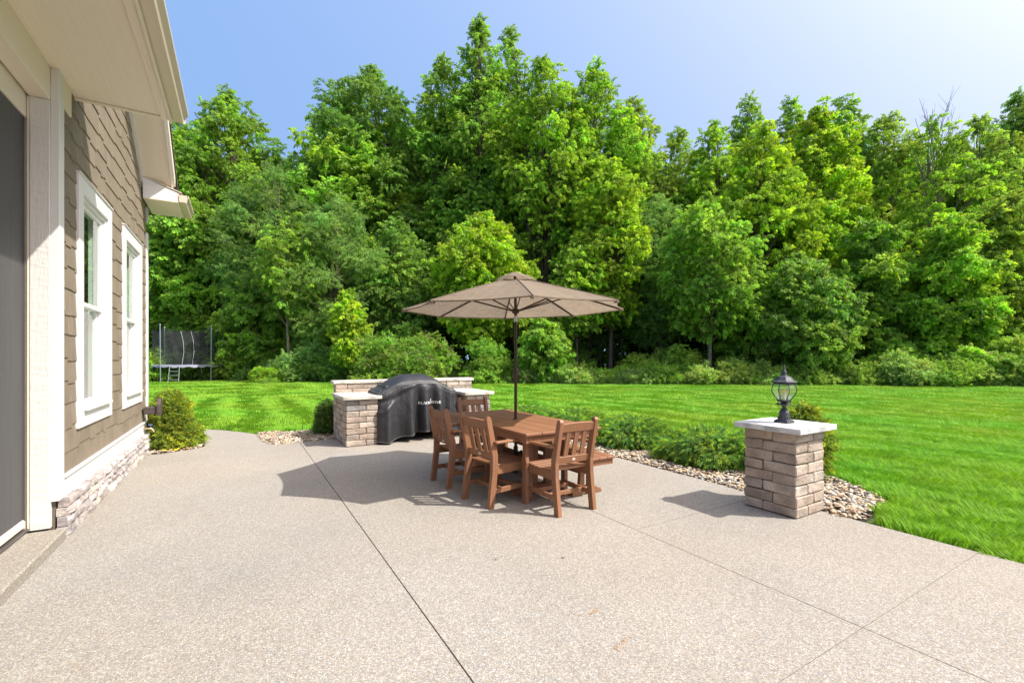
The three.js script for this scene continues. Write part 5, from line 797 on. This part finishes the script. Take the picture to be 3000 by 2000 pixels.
{ // ---------------------------------------------------------------- grass
  const blades = (n, size, h, w, seed) => { const r = rng(seed), r3 = rng(seed + 5), pos = [], col = []; for (let i = 0; i < n; i++) { const tn = 0.6 + 0.8 * r3(), pl = r3() < 0.09 ? 0.16 : 0; for (let k = 0; k < 9; k++) col.push(tn * (1 + pl * 2), tn * (1 + pl), tn * (1 + pl * 12)); const x = (r() - 0.5) * size, z = (r() - 0.5) * size, a = r() * 6.3, hh = h * (0.55 + 0.7 * r()), ln = hh * (0.32 + 0.5 * r()), ww = w * (0.7 + 0.6 * r()), cx = Math.cos(a) * ww / 2, cz = Math.sin(a) * ww / 2, sx = (r() - 0.5) * hh * 0.5, mx = x + sx * 0.4, mz = z + ln * 0.35, my = hh * 0.62; pos.push(x - cx, 0, z - cz, x + cx, 0, z + cz, mx + cx * 0.8, my, mz + cz * 0.8, x - cx, 0, z - cz, mx + cx * 0.8, my, mz + cz * 0.8, mx - cx * 0.8, my, mz - cz * 0.8, mx - cx * 0.8, my, mz - cz * 0.8, mx + cx * 0.8, my, mz + cz * 0.8, x + sx, hh, z + ln); } const g = new THREE.BufferGeometry(); g.setAttribute('position', new THREE.Float32BufferAttribute(pos, 3)); g.setAttribute('uv', new THREE.Float32BufferAttribute(new Float32Array(pos.length / 3 * 2), 2)); g.setAttribute('color', new THREE.Float32BufferAttribute(col, 3)); g.computeVertexNormals(); return g; };
  const near = blades(170, 0.2, 0.078, 0.007, 1), mid = blades(240, 0.42, 0.07, 0.011, 2), far = blades(380, 1.0, 0.075, 0.022, 3);
  const c = Math.cos(TURN), s = Math.sin(TURN), r = rng(321), sets = [[near, [], []], [mid, [], []], [far, [], []]], q = new THREE.Quaternion();
  const blocked = (x, z, m) => (x < 4.86 + m && x > -3 && z > -8.9 && z < 6) || [PATH, BED_LEFT, BED_RIGHT, BED_BUSH].some((p) => inPoly(p, x, z) || (m > 0 && edgeDist(p, x, z) < m)) || (x < -1.25 && z > -9.6) || (x > 1.4 && x < 4.5 && z > -9.3 && z < -7);
  const lay = (k, step, d0, d1, m) => { for (let z = -46; z < 6; z += step) for (let x = -26; x < 46; x += step) { const X = x + (r() - 0.5) * step, Z = z + (r() - 0.5) * step, d = X * s - Z * c, rt = X * c + Z * s; if (d < d0 || d >= d1 || Math.abs(rt) > d * 1.32 + 1.5 || !inPoly(LAWN, X, Z) || blocked(X, Z, m)) { continue; }
    const left = X < 3.4 && Z < -9, band = Math.sin((X + (left ? 0.12 : 0.5) * (fbm(X * 0.4, Z * 0.25, 2, 1e9, 5) - 0.5)) * 2 * PI / (left ? 1.15 : 1.3)), dir = (r() < 0.5 + (left ? 0.47 : 0.27) * Math.tanh(3 * band) ? 0 : PI) + (r() - 0.5) * 1.1, sc = 0.8 + 0.4 * r();
    sets[k][1].push(new THREE.Matrix4().compose(V(X, -0.036, Z), q.setFromAxisAngle(UP, dir), V(1, sc * (0.85 + 0.3 * fbm(X * 1.5, Z * 1.5, 2)), 1)));
    const n = fbm(X * 0.7 + 30, Z * 0.7 + 30, 3), n2 = r(), y = 1 + (n - 0.5) * 0.3 + (n2 - 0.5) * 0.15; sets[k][2].push(0.255 * y * (0.82 + n * 0.4), 0.51 * (0.94 + 0.12 * n2), 0.018 * y); } };
  lay(0, 0.125, 0, 9.5, 0.05); lay(1, 0.30, 9.3, 17, 0.16); lay(2, 0.62, 16.8, 48, 0.4);
  const L = new THREE.Group(); L.name = 'grass'; tag(L, null, null, null, 'stuff'); scene.add(L);
  sets.forEach(([g, m, col], i) => { const im = leaves(['near_blades', 'middle_blades', 'distant_blades'][i], { mats: m, cols: col }, g, phys({ color: lin(1, 1, 1), roughness: 0.8, specularIntensity: 0.5, vertexColors: true, transmission: 0.5, thickness: 0, side: THREE.DoubleSide }), L); console.log('grass', i, m.length); });
  // rank grass at the foot of the wood
  const tg = blades(70, 0.5, 0.55, 0.014, 9), f = { mats: [], cols: [] }; for (let i = 0; i < 2600; i++) { const k = r() * (LAWN.length - 10) | 0, a = LAWN[3 + k % 11], b = LAWN[4 + k % 11], t = r(), X = mix(a[0], b[0], t) + (r() - 0.3) * 1.5, Z = mix(a[1], b[1], t) - (r() - 0.3) * 1.5, sc = 0.6 + 0.9 * r(); if (Math.hypot(X + 3, Z + 37.5) < 3) continue; f.mats.push(new THREE.Matrix4().compose(V(X, -0.08, Z), q.setFromAxisAngle(UP, r() * 6.3), V(1, sc, 1))); const y = 0.8 + 0.4 * r(); f.cols.push(0.22 * y, 0.36 * y, 0.06 * y); }
  const im = leaves('tall_grass', f, tg, M.leaf, scene); im.name = 'tall_grass'; tag(im, null, null, null, 'stuff');
  // pale gravel strip under the trampoline and round bushes
  struct('gravel_strip', slab(smoothPoly([[-6.2, -36.6], [-4.5, -35.9], [-2.0, -35.6], [0.2, -33.4], [1.5, -31.6], [2.5, -31.5], [3.0, -32.6], [1.5, -34.6], [-0.6, -37.0], [-2.5, -39.3], [-5.5, -39.4]], 4), -0.1, 0.012, 1.2), std({ color: lin(0.50, 0.43, 0.34), map: soilTex, roughness: 1 }));
}
renderer.render(scene, camera);
